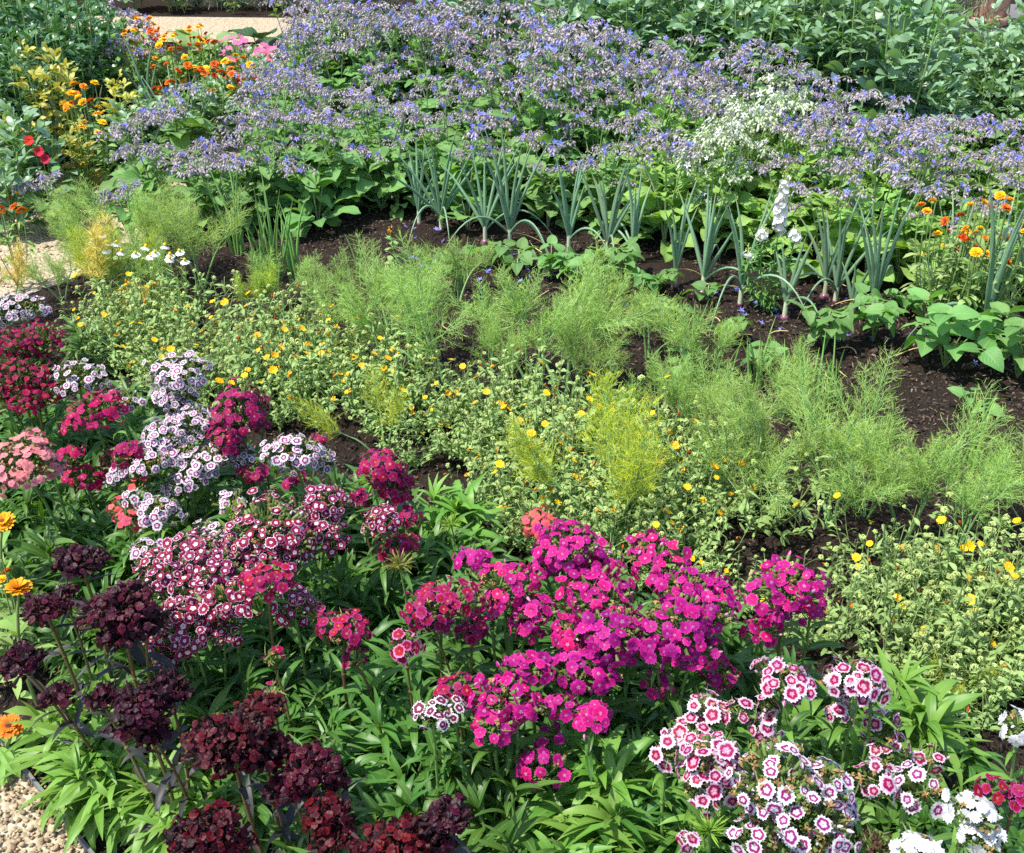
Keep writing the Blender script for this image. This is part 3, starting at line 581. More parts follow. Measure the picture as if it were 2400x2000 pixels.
# ------------------------------------------------------------------ fennel
def thread_t(seed):
    r = np.random.default_rng(seed); b = r.uniform(-.25, .25); c = r.uniform(-.2, .2)
    V = []
    for y, w in ((0, .5), (.5, .45), (1, .12)):
        z = b*y*y*1.2; x = c*y*y
        V += [(x-w, y, z), (x+w, y, z)]
    return V
def threads(g, base, dirs, L, w, rnd, mat=0):
    """thin leaf threads: slightly bent ribbons, two faces each"""
    n = len(base); d = dirs/np.linalg.norm(dirs, axis=1)[:, None]
    a = R.normal(0, 1, (n, 3)); x = np.cross(d, a); x /= np.linalg.norm(x, axis=1)[:, None]; y = np.cross(d, x)
    bend = R.uniform(-.22, .22, (n, 1))*L[:, None]
    V = np.empty((n, 6, 3))
    for i, (t, ww) in enumerate(((0, .5), (.55, .48), (1, .15))):
        c = base+d*(L*t)[:, None]+y*bend*t*t
        V[:, 2*i] = c-x*w*ww; V[:, 2*i+1] = c+x*w*ww
    q = np.array([[0, 1, 3, 2], [2, 3, 5, 4]]); Q = q[None]+(np.arange(n)*6)[:, None, None]+g.n
    T = np.empty((n, 6, 3)); T[:, :, 0] = .6; T[:, :, 1] = np.array([0, 0, .5, .5, 1, 1])[None]; T[:, :, 2] = rnd[:, None]
    g.V.append(V.reshape(-1, 3)); g.Q.append(Q.reshape(-1, 4)); g.T.append(T.reshape(-1, 3)); g.M.append(np.full(n*2, mat)); g.n += n*6
def frond(g, gs, p0, d, L, dens=1., w=.00105, spread=.33, tl=.036):
    """one feathery frond: rachis, side branches, side twigs and their threads"""
    d = d/np.linalg.norm(d); side = np.cross(d, [0, 0, 1.]); side /= np.linalg.norm(side)+1e-9; up = np.cross(side, d)
    nk = 9; ra = path(p0, p0+d*L, up*L*-.02-np.array([0, 0, L*.05]), nk); gs.tube(ra, np.linspace(.0028, .0009, nk), 4)
    npair = int(15*dens)
    B, D, LL = [], [], []
    for i in range(npair):
        f = .18+.82*i/npair; q = ra[int(f*(nk-1))]+(ra[min(int(f*(nk-1))+1, nk-1)]-ra[int(f*(nk-1))])*(f*(nk-1)-int(f*(nk-1)))
        for s in (-1, 1, 0):
            sd = side*s*R.uniform(.7, 1.1)+d*R.uniform(.5, .9)+up*(R.normal(0, .35)+(0.5*R.choice([-1, 1]) if s == 0 else 0))
            sd /= np.linalg.norm(sd); l = L*spread*(1.15-f)*R.uniform(.7, 1.2)+.02
            m = max(3, int(l/.0058*dens))
            tt = np.linspace(.12, 1, m)
            bb = q+sd*l*tt[:, None]+R.normal(0, .0025, (m, 3)); B.append(bb); D.append(sd*.55+d*.55+R.normal(0, .5, (m, 3))); LL.append(tl*R.uniform(.5, 1.25, m)*(1.1-.4*tt))
            B.append(q[None]); D.append(sd[None]); LL.append(np.array([l])); gs.tube([q, q+sd*l*.5, q+sd*l], [.0011, .0009, .0004], 3)
    B, D, LL = np.concatenate(B), np.concatenate(D), np.concatenate(LL)
    threads(g, B, D, LL, w, np.clip(R.normal(.45, .25, len(B)), 0, 1))
    # second order threads from the middle of the first
    m2 = B+D/np.linalg.norm(D, axis=1)[:, None]*(LL*R.uniform(.3, .7, len(B)))[:, None]
    threads(g, m2, D+R.normal(0, .7, D.shape), LL*.45, w*.8, np.clip(R.normal(.5, .25, len(B)), 0, 1))
def fennel(seed, h, nst, lm, dens=1., lean=.5, name='fennel', wide=1.0, levels=((.6, 1), (.82, 1), (1, 3)), fl=1.):
    global R; R = np.random.default_rng(seed); g, gs = G(), G()
    for k in range(nst):
        az = k/nst*2*PI+R.uniform(-.5, .5); el = R.uniform(.9, 1.35) if k else 1.45
        d = np.array([math.cos(az)*math.cos(el)*lean*2, math.sin(az)*math.cos(el)*lean*2, math.sin(el)]); d /= np.linalg.norm(d)
        Lst = h*R.uniform(.40, .62); foot = np.array([math.cos(az)*.012, math.sin(az)*.012, 0])
        st = path(foot, foot+d*Lst, np.array([0, 0, .02]), 7); gs.tube(st, np.linspace(.0065, .0026, 7), 6)
        for f, n in levels:
            q = st[int(f*6)]
            for j in range(n):
                dd = d*R.uniform(.7, 1.2)+R.normal(0, .38*wide, 3); dd[2] = abs(dd[2])*.9+.05
                frond(g, gs, q, dd, h*R.uniform(.32, .50)*fl, dens)
    pr = Proto(name); pr.part('fronds', g.mesh('fronds', [lm])); pr.part('stem', gs.mesh('stem', [m_fstem])); return pr
FE = [fennel(60+i, .54, 4, m_fennel, .66, .5, wide=.9, levels=((.62, 1), (.85, 1), (1, 2))) for i in range(6)]
FEl = [fennel(70+i, .40, 3, m_fennel, .6, .6) for i in range(3)]
FEy = [fennel(80, .40, 4, m_fennel_y, .95, .6, wide=.18, levels=((.9, 1), (1, 1)), fl=1.45), fennel(81, .34, 3, m_fennel_y, .95, .6, wide=.18, levels=((1, 1),), fl=1.5)]
FEo = [fennel(83, .30, 2, m_fennel_o, 1.2, .5, wide=.25, levels=((1, 1),), fl=1.7)]
def setf(pr, x, y, k, lb, rz=None, lean=(0, 0), grp='fennel plants', z=0):
    p, _ = P(x, y); return pr.put((p[0], p[1], 0), U(0, 6.3) if rz is None else rz, k, lb, 'fennel', grp, lean)
FN = [(0,330,590,.92,'feathery fennel in front of the path at the back of the left side',(0,0)), (1,260,555,.9,'feathery fennel leaning out over the sandy path',(0,-.4)), (2,415,585,.92,'feathery fennel beside the thin spring onion leaves on the left',(0,.1)), (3,220,525,.8,'small fennel frond reaching left over the path',(.1,-.5)), (5,300,640,.7,'low fennel in front of the left group behind the daisies',(0,.1)),
      (4,690,680,.62,'low feathery fennel left of the tall central ones',(0,.1)), (0,800,672,.72,'fennel behind the yellow flowers below the yellow topped weed',(-.1,0)), (1,905,775,1.02,'tall feathery fennel leaning left with dark stems among the yellow flowers',(0,-.3)), (2,840,735,.85,'feathery fennel crowding the tall leaning one',(0,-.1)), 
      (3,1160,820,1.06,'largest central fennel leaning left over the soil',(0,-.36)), (4,1085,770,.88,'feathery fennel behind the largest central one',(0,-.1)), (0,1200,810,.72,'short fennel right at the foot of the central one',(0,.2)), 
      (5,1010,800,.62,'short fennel between the leaning ones in the middle',(0,-.2)), (5,1410,905,.66,'airy fennel behind the yellow green one',(0,0)), (5,1960,1110,.72,'thin fennel between the bushy one and the right edge',(0,.1)),
      (1,1350,900,.64,'airy fennel between the central and the right hand group',(0,.1)), (2,1470,955,.72,'fennel with a dark slanting stem before the bare soil',(0,-.25)), (3,1530,1030,.82,'full fennel left of the yellow tipped one',(0,-.1)),
      (4,1700,1065,.94,'tall bushy fennel with one yellow frond tip',(0,0)), (0,1850,1100,.86,'dense bushy fennel to the right of the yellow tipped one',(0,.1)), (1,1775,1050,.66,'fennel behind the dense bushy one',(0,0)), (2,2085,1195,.95,'fennel with a long slanting stem at the right edge',(0,-.35)), (4,1610,1010,.56,'low fennel behind the left of the yellow tipped plant',(0,0)), (3,2120,1100,.7,'fennel cut off by the right edge',(0,-.1))]
for i, x, y, k, lb, ln in FN: setf(FE[i], x, y+(14 if x > 650 else 6), k*.95, lb, lean=ln)
for i, (x, y, k, lb) in enumerate([(1250,690,.75,'thin airy fennel seedling on bare soil beside the bean leaves'), (1420,780,.8,'thin airy fennel on the soil left of the spring onions'), (1600,860,.7,'thin fennel among the spring onion leaves'), (940,620,.75,'low thin fennel under the onions'), (560,640,.7,'thin low fennel under the spring onions on the left'), (130,620,.6,'thin fennel sprays leaning over the path edge'), (1330,740,.7,'wispy fennel on the bare soil')]): setf(FEl[i % 3], x, y, k, lb)
for i, (x, y, k, lb) in enumerate([(1255,1125,1.0,'yellow green fennel with thick pale stems behind the hot magenta crowd'), (790,955,.85,'yellow green fennel above the magenta dome'), (225,640,.8,'yellow fennel beside the path on the left'), (1920,1460,.42,'small yellowing fennel shoot on the soil at the right'), (530,660,.5,'yellowish fennel in front of the spring onions')]): setf(FEy[i % 2], x, y, k, lb, grp='yellowing fennel plants')
for i, (x, y, k, lb) in enumerate([(222,660,1.15,'golden withering fennel plume beside the path'), (20,670,.95,'golden withering fennel at the left edge'), (300,690,.6,'small golden withering fennel frond above the yellow flowers')]): setf(FEo[0], x, y, k, lb, grp='golden fennel plants')
p, _ = P(1708, 1050); FEy[1].put((p[0]+.01, p[1]-.05, .16), 1, .42, 'bright yellow frond tip standing in the tall bushy fennel', 'fennel', 'yellowing fennel plants')

# ------------------------------------------------------------------ low yellow calendulas
DA = [daisy(13, 1, c, i, .26) for i, c in enumerate((.45, .25, .7))]
def cal_flower(k, m=m_yellow, dm=m_disc_ye):
    g = G(); a, d = DA[k]; g.add(a, np.eye(3)*.0106, [[0, 0, 0]], mat=0); g.add(d, np.eye(3)*.0106, [[0, 0, 0]], mat=1)
    cup = blob(.0045, .004, 6, 3); g.add(cup, np.eye(3), [[0, 0, -.002]], mat=2); return g.mesh('flower', [m, dm, m_calleaf2])
CF = [cal_flower(k) for k in range(3)]
def seedhead(seed):
    g = G(); r = np.random.default_rng(seed); n = 11
    arc = G(); aa = np.linspace(0, 4.2, 6); arc.tube(np.stack([np.zeros(6), .5*np.cos(aa), .5*np.sin(aa)+.5], 1), [.12, .17, .18, .17, .13, .05], 4, 0); arc = arc.template()
    g.add(arc, rot(np.arange(n)*2.4, r.uniform(-.6, .4, n), r.normal(0, .3, n))*.0085, np.stack([np.cos(np.arange(n)*2.4)*.004, np.sin(np.arange(n)*2.4)*.004, r.uniform(-.002, .003, n)], 1)); return g.template()
SH = [seedhead(i) for i in range(3)]
budt = blob(1, 1, 6, 4); budt.V[:, 2] = budt.V[:, 2]*1.6+.8; budt.V[:, :2] *= (1-.45*(budt.V[:, 2:]/2.4))
def calendula(seed, h=.23, nst=16, nleaf=20, nfl=3, spread=.17):
    global R; R = np.random.default_rng(seed); r = R; gl, gs, gh, gb = G(), G(), G(), G(); fl = []
    for k in range(nst):
        az = k*2.4+r.uniform(-.4, .4); q = spread*math.sqrt(r.random()); hh = h*r.uniform(.55, 1.1)
        pt = path((0, 0, 0), (q*math.cos(az), q*math.sin(az), hh), (q*.25*math.cos(az), q*.25*math.sin(az), -.01), 7); gs.tube(pt, np.linspace(.0019, .0012, 7), 4)
        n = nleaf; f = r.uniform(.12, .95, n); i0 = np.minimum((f*6).astype(int), 5); base = pt[i0]+(pt[i0+1]-pt[i0])*(f*6-i0)[:, None]
        for v in range(4):
            m = np.arange(n) % 4 == v
            gl.add(NARROW[v], rot(r.random(m.sum())*6.3, r.uniform(-.3, 1.0, m.sum()), r.normal(0, .5, m.sum()))*(.037*r.uniform(.6, 1.25, m.sum())*(1.15-.4*f[m]))[:, None, None], base[m], mat=0)
        # side shoots carrying more heads
        tips = [pt[-1]]
        for _ in range(2):
            b = pt[r.integers(2, 6)]; e = b+np.array([r.normal(0, .03), r.normal(0, .03), r.uniform(.03, .07)]); gs.tube(path(b, e, (0, 0, .006), 4), .0011, 3); tips.append(e)
        for e in tips:
            u = r.random()
            if u < .55: gl.add(SH[r.integers(0, 3)], rot(r.random()*6, r.normal(0, .5), r.normal(0, .5))*r.uniform(.7, 1.15), [e], mat=1)
            elif u < .585: gl.add(budt, rot(r.random()*6, r.normal(0, .5), r.normal(0, .5))*.0042, [e], mat=2)
            else: fl.append(e)
    r.shuffle(fl); fl = fl[:nfl]; pr = Proto('yellow_calendula')
    pr.part('foliage', gl.mesh('foliage', [m_calleaf, m_seed, m_gold])); pr.part('stem', gs.mesh('stem', [m_calstem]))
    for e in fl: pr.part('flower', CF[r.integers(0, 3)], tuple(e+np.array([0, 0, .012])), (r.normal(.25, .3), r.normal(0, .3), r.random()*6), r.uniform(.8, 1.2))
    return pr
CA = [calendula(100+i, nfl=n) for i, n in enumerate((0, 1, 2, 4, 5, 7))]
band = poly([(170, 690), (260, 640), (420, 655), (640, 700), (820, 800), (960, 850), (1200, 880), (1430, 960), (1700, 1120), (1950, 1200), (2200, 1250), (2300, 1480), (2050, 1480), (1890, 1410), (1700, 1360), (1500, 1230), (1320, 1180), (1120, 1140), (980, 1060), (900, 960), (700, 920), (600, 860), (420, 830), (260, 760)], .04)
bu = P(170, 690)[0][:2]; bv = P(2200, 1250)[0][:2]-bu; bn = np.array([bv[1], -bv[0]])/np.hypot(*bv)
bare = poly([(860, 960), (980, 990), (1010, 1120), (1060, 1200), (850, 1120)])
for i, p in enumerate(scatter(band, 190, .098, 5, 60)):
    if inside(p, bare): continue
    up = (p[0]-bu[0])*bn[0]+(p[1]-bu[1])*bn[1]
    if math.sin(p[0]*5.1+1)*math.sin(p[1]*4.3+p[0]*2) > .62 or (up > .50 and R.random() < .25): continue
    CA[int(U(0, 3)) if up > .42 else int(U(2, 6))].put((p[0], p[1], 0), U(0, 6.3), U(.68, 1.2), 'low grey green calendula with small yellow flowers and curled seed heads in the yellow band', 'flower', 'low yellow calendulas')

# ------------------------------------------------------------------ tall calendulas, orange, golden and rust
DB = [daisy(20, 3, c, 10+i, .28, 1.1) for i, c in enumerate((.12, .3, -.05))]
def tallcal(seed, h, mats, nfl, r_fl=.028, spread=.12, nst=None, leaf_m=None):
    global R; R = np.random.default_rng(seed); r = R; gl, gs = G(), G(); pr = Proto('tall_calendula'); nst = nst or nfl
    fms = []
    for m, dm in mats:
        for k in range(2):
            g = G(); a, d = DB[(k+seed) % 3]; g.add(a, np.eye(3)*r_fl, [[0, 0, 0]], mat=0); g.add(d, np.eye(3)*r_fl, [[0, 0, 0]], mat=1); g.add(blob(.009, .007, 7, 3), np.eye(3), [[0, 0, -.005]], mat=2); fms.append(g.mesh('flower', [m, dm, m_calleaf2]))
    for k in range(nst):
        az = k*2.4+r.random(); q = spread*math.sqrt(r.random()); hh = h*r.uniform(.72, 1.05); e = np.array([q*math.cos(az), q*math.sin(az), hh])
        pt = path((0, 0, 0), e, (q*.3*math.cos(az), q*.3*math.sin(az), 0), 8); gs.tube(pt, np.linspace(.0032, .002, 8), 5)
        n = 11; f = r.uniform(.08, .85, n); i0 = np.minimum((f*7).astype(int), 6); base = pt[i0]+(pt[i0+1]-pt[i0])*(f*7-i0)[:, None]
        for v in range(4):
            m = np.arange(n) % 4 == v
            gl.add(NARROW[v], rot(r.random(m.sum())*6.3, r.uniform(-.2, 1.0, m.sum()), r.normal(0, .4, m.sum()))*(.075*r.uniform(.6, 1.25, m.sum())*(1.2-.6*f[m]))[:, None, None], base[m])
        if k < nfl: pr.part('flower', fms[r.integers(0, len(fms))], tuple(e+np.array([0, 0, .008])), (r.normal(.35, .35), r.normal(0, .35), r.random()*6), r.uniform(.75, 1.1))
    pr.part('leaves', gl.mesh('leaves', [leaf_m or m_calleaf2])); pr.part('stem', gs.mesh('stem', [m_calstem])); return pr
OR, RU, GO, YE = (m_orange, m_disc_br), (m_rust, m_disc_br), (m_gold, m_disc_br), (m_yellow, m_disc_ye)
TC = {'or': [tallcal(200, .42, [OR, RU], 6), tallcal(201, .40, [OR, GO], 5)], 'ru': [tallcal(203, .46, [RU, OR, GO], 7)], 'go': [tallcal(205, .42, [GO, YE], 5), tallcal(206, .36, [YE, GO], 3)], 'mx': [tallcal(207, .5, [GO, GO, OR, RU], 7, .019, .13, 12, m_calleaf), tallcal(208, .44, [GO, OR, GO], 5, .018, .12, 11, m_calleaf)]}
def setc(kind, i, x, y, z, k, lb, grp='tall calendulas'):
    p, _ = P(x, y, z*k); l = TC[kind]; return l[i % len(l)].put((p[0], p[1], 0), U(0, 6.3), k, lb, 'flower', grp)
far = scatter(poly([(240, 50), (300, 28), (400, 50), (430, 85), (330, 92), (260, 85)], .4), 18, .19, 9)
for i, p in enumerate(far): TC['or' if i % 3 else 'ru'][0 if i % 3 == 0 else i % 2].put((p[0], p[1], 0), U(0, 6.3), U(.75, .95), 'bright orange calendula in the thick far patch before the pale path', 'flower', 'far orange calendulas')
for i, (kd, x, y, z, k, lb) in enumerate([('or',400,150,.4,.95,'orange calendula in the group left of the borage'), ('go',425,125,.4,.95,'golden calendula at the left of the middle orange group'), ('or',455,150,.4,1.,'orange calendula in the middle of the far left group'), ('ru',480,140,.4,1.,'rust orange calendula in the middle left group before the pink flowers'), ('ru',510,145,.4,1.,'rust orange calendula nearest the borage'), ('go',465,165,.4,.9,'yellow orange calendula low in the middle left group'), ('or',345,180,.4,.8,'single orange calendula between borage stems on the left'),
      ('or',320,190,.4,.5,'single red orange calendula before the dark bean leaves'), ('ru',155,185,.42,1.0,'red orange calendula heads standing over the yellow bean leaves'), ('go',185,200,.42,.95,'golden calendula with red hearts beside the yellow bean leaves'), ('go',150,235,.38,1.0,'flat golden yellow calendula above the leeks on the left'), ('go',200,250,.36,.95,'yellow calendula between the leeks and the borage on the left'), ('go',310,245,.34,.6,'small yellow calendula beside the left borage'), ('or',350,100,.4,.9,'orange calendula behind the left borage'), ('or',270,85,.4,.6,'orange calendula next to the dark bean plants'), ('or',540,85,.4,.5,'small orange calendula under the tall borage'), ('go',545,125,.38,.5,'small golden calendula at the edge of the borage'),
      ('ru',1350,55,.6,.5,'tiny orange calendula head among the broad beans'), ('or',15,480,.3,.8,'rust orange calendula at the left edge by the path'), ('or',20,420,.3,.5,'small red orange calendula at the left edge')]): setc(kd, i, x, y, z, k, lb)
for i, (kd, x, y, z, k, lb) in enumerate([('mx',1985,430,.46,1.05,'golden and rust calendula behind the onions on the right'), ('mx',2050,410,.48,1.1,'orange calendula by the onions at the right edge'), ('mx',1950,480,.4,.95,'low orange and rust calendula left of the right hand group'), ('mx',2080,470,.42,1.0,'golden calendula at the right edge before the onion leaves'), ('mx',2010,480,.42,.9,'grey leaved calendula in the middle of the right hand group'), ('mx',1935,540,.28,.7,'small golden calendula next to the french beans')]): setc(kd, i, x, y, z, k, lb, 'calendulas behind the onions')
# three single calendulas at the left bottom edge
for i, (x, y, z, m, lb, lean) in enumerate([(5, 1070, .36, m_gold, 'orange gold calendula with a dark centre at the left edge below the salmon head', .1), (38, 1208, .42, m_gold, 'flat orange calendula on a pale stem beside the almost black heads', -.35), (18, 1488, .12, m_rust, 'red striped orange calendula hanging over the gravel', .1)]):
    p, _ = P(x, y, z); ro = link('tall_calendula', None, None, (p[0]-.02, p[1]+.02, 0)); tag(ro, lb, 'flower', 'single orange calendulas by the gravel')
    g = G(); a, d = DB[i]; g.add(a, np.eye(3)*.027, [[0, 0, 0]]); g.add(d, np.eye(3)*.027, [[0, 0, 0]], mat=1); g.add(blob(.01, .008, 8, 3), np.eye(3), [[0, 0, -.006]], mat=2)
    link('flower', g.mesh('flower', [m, m_disc_br, m_calleaf2]), ro, (.02, -.02, z), 0, 1, .25+lean, .1)
    gs, gl = G(), G(); pt = path((0, 0, 0), (.02, -.02, z-.004), (-.03, 0, 0), 8); gs.tube(pt, np.linspace(.005, .003, 8), 6); n = 16
    for k in range(n): gl.add(NARROW[k % 4], rot(U(0, 6.3), U(-.2, .9), U(-.4, .4))*U(.06, .11), [pt[int(U(0, 6))]])
    link('stem', gs.mesh('stem', [m_calstem]), ro); link('leaves', gl.mesh('leaves', [m_calleaf2]), ro)
setc('mx', 1, -20, 1290, .2, .8, 'leafy grey green calendula at the left edge under the flat orange one', 'single orange calendulas by the gravel')

# ------------------------------------------------------------------ onions and spring onions
def onion(seed, h, nl, spread=.35, bent=1, w=.0075, bulb=.02, m=None, fold=True):
    global R; R = np.random.default_rng(seed); r = R; gl, gb, gd = G(), G(), G(); sh = .08*h/.42
    gb.tube([(0, 0, .0), (0, 0, sh)], [.0095, .0085], 8, mat=0)
    b = blob(bulb, bulb*.9, 10, 6); gb.add(b, np.eye(3), [[0, 0, .006]], mat=1)
    for k in range(nl):
        az = (0 if k % 2 else PI)+r.normal(0, .55)+seed; tilt = spread*(.25+k/nl)*r.uniform(.6, 1.2); L = h*r.uniform(.7, 1.05)*(1-.15*k/nl)
        d = np.array([math.cos(az)*math.sin(tilt), math.sin(az)*math.sin(tilt), math.cos(tilt)]); p0 = np.array([0, 0, sh*.8])
        out = np.array([math.cos(az), math.sin(az), 0]); t = np.linspace(0, 1, 10)[:, None]
        sag = r.uniform(.0, .16)*L
        pt = p0+d*L*t+out*sag*t**2.5-np.array([0, 0, 1])*sag*.5*t**3
        prof = np.array([.8, 1, 1.12, 1.12, 1.05, .95, .8, .6, .38, .08])
        gl.tube(pt, prof*w, 8, r.random()*.9)
    for k in range(bent):
        az = r.random()*6.3; L = h*r.uniform(.75, 1.0); out = np.array([math.cos(az), math.sin(az), 0]); q = r.uniform(.25, .5)
        t = np.linspace(0, 1, 12)[:, None]; zz = sh*.7+L*(.9*t*(1-t)*1.1-.18*t**3*.6); zz = np.maximum(zz, .008)
        pt = out*L*.75*t+np.array([0, 0, 1])*zz; gl.tube(pt, np.array([.8, .9, 1, 1, .95, .9, .8, .7, .6, .45, .3, .08])*w*.85, 7, r.random())
    if seed % 2:
        az = r.random()*6.3; out = np.array([math.cos(az), math.sin(az), 0]); t = np.linspace(0, 1, 7)[:, None]
        gd.tube(out*.16*t+np.array([0, 0, 1])*(.07*(1-t)+.06*t*(1-t)+.004), .002, 4)
    pr = Proto('onion'); pr.part('leaves', gl.mesh('leaves', [m or m_onion])); pr.part('bulb', gb.mesh('bulb', [m_onion_w, m_onion_b]))
    if gd.V: pr.part('dry_leaf', gd.mesh('dry_leaf', [m_straw]))
    return pr
ON = [(860,462,.36,8,.45,0,'leftmost tall onion standing against the big borage leaves'), (905,475,.42,9,.6,2,'onion with arching leaves that lie on the soil at the left of the row'), (995,500,.40,7,.4,1,'onion with one straw coloured stalk next to it'), (1045,512,.46,8,.35,2,'tall onion with a long pale shank'), (1166,520,.42,7,.26,1,'narrow upright onion between two wider ones'), (1245,532,.42,10,.42,1,'dense fan of onion leaves left of the pair'), (1297,545,.38,6,.28,1,'dark onion close beside the dense fan'), (1383,590,.44,5,.2,0,'slim onion with few upright leaves'), (1440,605,.46,9,.42,2,'onion with a purple bulb and wide leaves in the middle of the row'), (1517,628,.46,6,.28,1,'slim onion left of the white snapdragon'), (1608,655,.36,5,.35,2,'onion with a leaf bent double right of the white snapdragon'), (1690,612,.42,8,.36,1,'onion behind the french beans in the right half of the row'), (1712,622,.36,5,.5,1,'small splayed onion beside the bent one'), (1785,655,.44,9,.38,1,'large onion fan above the right french beans'), (1935,632,.40,7,.5,1,'onion leaning left beside the orange calendulas'), (2008,705,.52,8,.35,1,'thickest onion in front of the orange calendulas'), (2100,690,.46,7,.4,0,'onion cut off by the right edge'), (1745,640,.22,3,.4,1,'small purple onion bulb with few leaves')]
for i, (x, y, h, n, s, b, lb) in enumerate(ON):
    p, _ = P(x, y); onion(300+i, h*U(.92, 1.1), n, s*U(.8, 1.2), b+(1 if i % 3 == 0 else 0), .0062*(1.25 if x == 2008 else 1), .012+.004*(i % 3)).put((p[0], p[1], 0), U(0, 6.3), 1.05, lb, 'onion', 'row of onions')
for i, (x, y, h, n, s, b, lb) in enumerate([(150,340,.40,6,.35,1,'onion by the red nasturtium on the left'), (120,350,.34,5,.5,1,'onion at the left edge of the left bed'), (370,300,.42,9,.7,3,'sprawling onion with leaves lying over the path on the left'), (400,310,.36,7,.9,3,'collapsed onion at the path edge'), (200,320,.36,5,.5,1,'onion right of the red nasturtium'), (310,250,.45,4,.4,0,'upright onion between the left calendulas'), (340,285,.36,6,.6,2,'onion behind the sprawling ones on the left')]):
    p, _ = P(x, y); onion(340+i, h, n, s, b, .0085, .02).put((p[0], p[1], 0), U(0, 6.3), 1, lb, 'onion', 'onions in the left bed')
def chive(seed, h, n, w=.0042):
    global R; R = np.random.default_rng(seed); g = G()
    for k in range(n):
        az = R.random()*6.3; tl = abs(R.normal(0, .16)); L = h*R.uniform(.55, 1.05); f = np.array([R.normal(0, .016), R.normal(0, .016), 0]); t = np.linspace(0, 1, 8)[:, None]; o = np.array([math.cos(az), math.sin(az), 0])
        g.tube(f+o*(math.sin(tl)*L*t+R.uniform(0, .05)*t**3)+np.array([0, 0, 1])*math.cos(tl)*L*t, np.array([.9, 1, 1, .95, .85, .7, .5, .12])*w, 6)
    pr = Proto('spring_onion'); pr.part('leaves', g.mesh('leaves', [m_chive])); return pr
CH = [chive(400, .36, 11), chive(401, .30, 8), chive(402, .24, 6), chive(403, .40, 7, .005)]
for k, x, y, s, lb in [(0,490,520,1.15,'tall thin spring onions at the left of their clump'), (0,565,578,1.2,'thickest clump of thin spring onions on the left'), (1,600,565,1.3,'spring onions right in the left clump'), (1,535,550,.9,'spring onions in the middle of the left clump'), (2,740,580,.85,'wispy spring onions left of the onion row'), (3,1655,860,.85,'tall pale spring onions rising from the fennel'), (1,1545,800,.95,'spring onions with a slanting leaf on the bare soil'), (2,1470,800,.9,'short spring onions in the fennel left of the slanting ones'), (1,1600,850,.9,'spring onions hidden in the fennel on the right'), (2,2000,960,1.1,'spring onions at the right behind the fennel'), (2,1415,720,.8,'two thin spring onion leaves on the soil'), (1,1700,830,.9,'spring onions before the right french beans'), (2,935,600,1.0,'thin spring onion with a bent stem between the fennels'), (2,1330,690,.8,'thin spring onions on the soil by the small beans')]:
    p, _ = P(x, y); CH[k].put((p[0], p[1], 0), U(0, 6.3), s, lb, 'spring onion', 'spring onions')

# ------------------------------------------------------------------ borage
BL = [wide_leaf(.56, 7, 6, .9, .2, .05, i, up=.2) for i in range(4)]
BUD = blob(.26, .5, 5, 4); BUD.V[:, 2] -= .5
def cyme(seed, star_m, bud_m, nst=4, stars=4, green=None):
    """a nodding spray: arching stalks with hanging hairy buds and a few open stars"""
    global R; R = np.random.default_rng(seed); r = R; g = G(); ends = []
    for k in range(nst):
        az = k/nst*2*PI+r.uniform(-.5, .5); L = r.uniform(.05, .085); o = np.array([math.cos(az), math.sin(az), 0]); t = np.linspace(0, 1, 7)[:, None]
        pt = o*L*t+np.array([0, 0, 1])*L*(1.15*t-1.15*t**2.2+.25*t); g.tube(pt, np.linspace(.0018, .0012, 7), 4, mat=0)
        for f in np.linspace(.3, 1, 7):
            i0 = min(int(f*6), 5); q = pt[i0]+(pt[i0+1]-pt[i0])*(f*6-i0)
            d = np.array([r.normal(0, .35)+o[0]*.4, r.normal(0, .35)+o[1]*.4, -r.uniform(.3, 1)]); d /= np.linalg.norm(d); l = r.uniform(.010, .022); e = q+d*l+np.array([0, 0, .004])
            g.tube(path(q, e, (0, 0, .005), 4), .0009, 3, mat=0)
            bz = zframe(-d+np.array([0, 0, .3]), r.random()*6); g.add(BUD, bz*r.uniform(.0135, .020), [e], mat=1)
            if r.random() < .6:
                d2 = d+r.normal(0, .5, 3); g.add(BUD, zframe(-d2, 0)*r.uniform(.011, .016), [q+d2*.008], mat=1)
    for k in range(stars):
        az = r.random()*6.3; rr_ = r.uniform(.015, .07); q = np.array([rr_*math.cos(az), rr_*math.sin(az), r.uniform(.01, .05)])
        nrm = np.array([math.cos(az)*.9, math.sin(az)*.9, r.uniform(-.5, .9)]); g.add(STAR[r.integers(0, 3)], zframe(nrm, r.random()*6)*r.uniform(.0135, .0175), [q], mat=2)
        g.tube(path(q, q+nrm/np.linalg.norm(nrm)*.007, n=3), [.002, .002, .0004], 4, mat=3); g.tube(path((0, 0, .01), q, (0, 0, .01), 4), .0009, 3, mat=0)
    m_st = m_borstem if bud_m is m_bud_w else m_calyx_purple
    return g.mesh('flower_cluster', [m_st, bud_m, star_m, m_cone])
m_calyx_purple = leaf_mat('purplish flower stalk', (.20, .145, .12), (.21, .21, .13), .7, 0, sheen=.4)
m_cone = plain('dark anther cone', (.02, .01, .04), (.06, .03, .10), .6, 200.)
CY = [cyme(500+i, m_blue, m_bud, 4+i % 2, 2+i % 4) for i in range(7)]
CYW = [cyme(520+i, m_whitestar, m_bud_w, 5, 5) for i in range(3)]
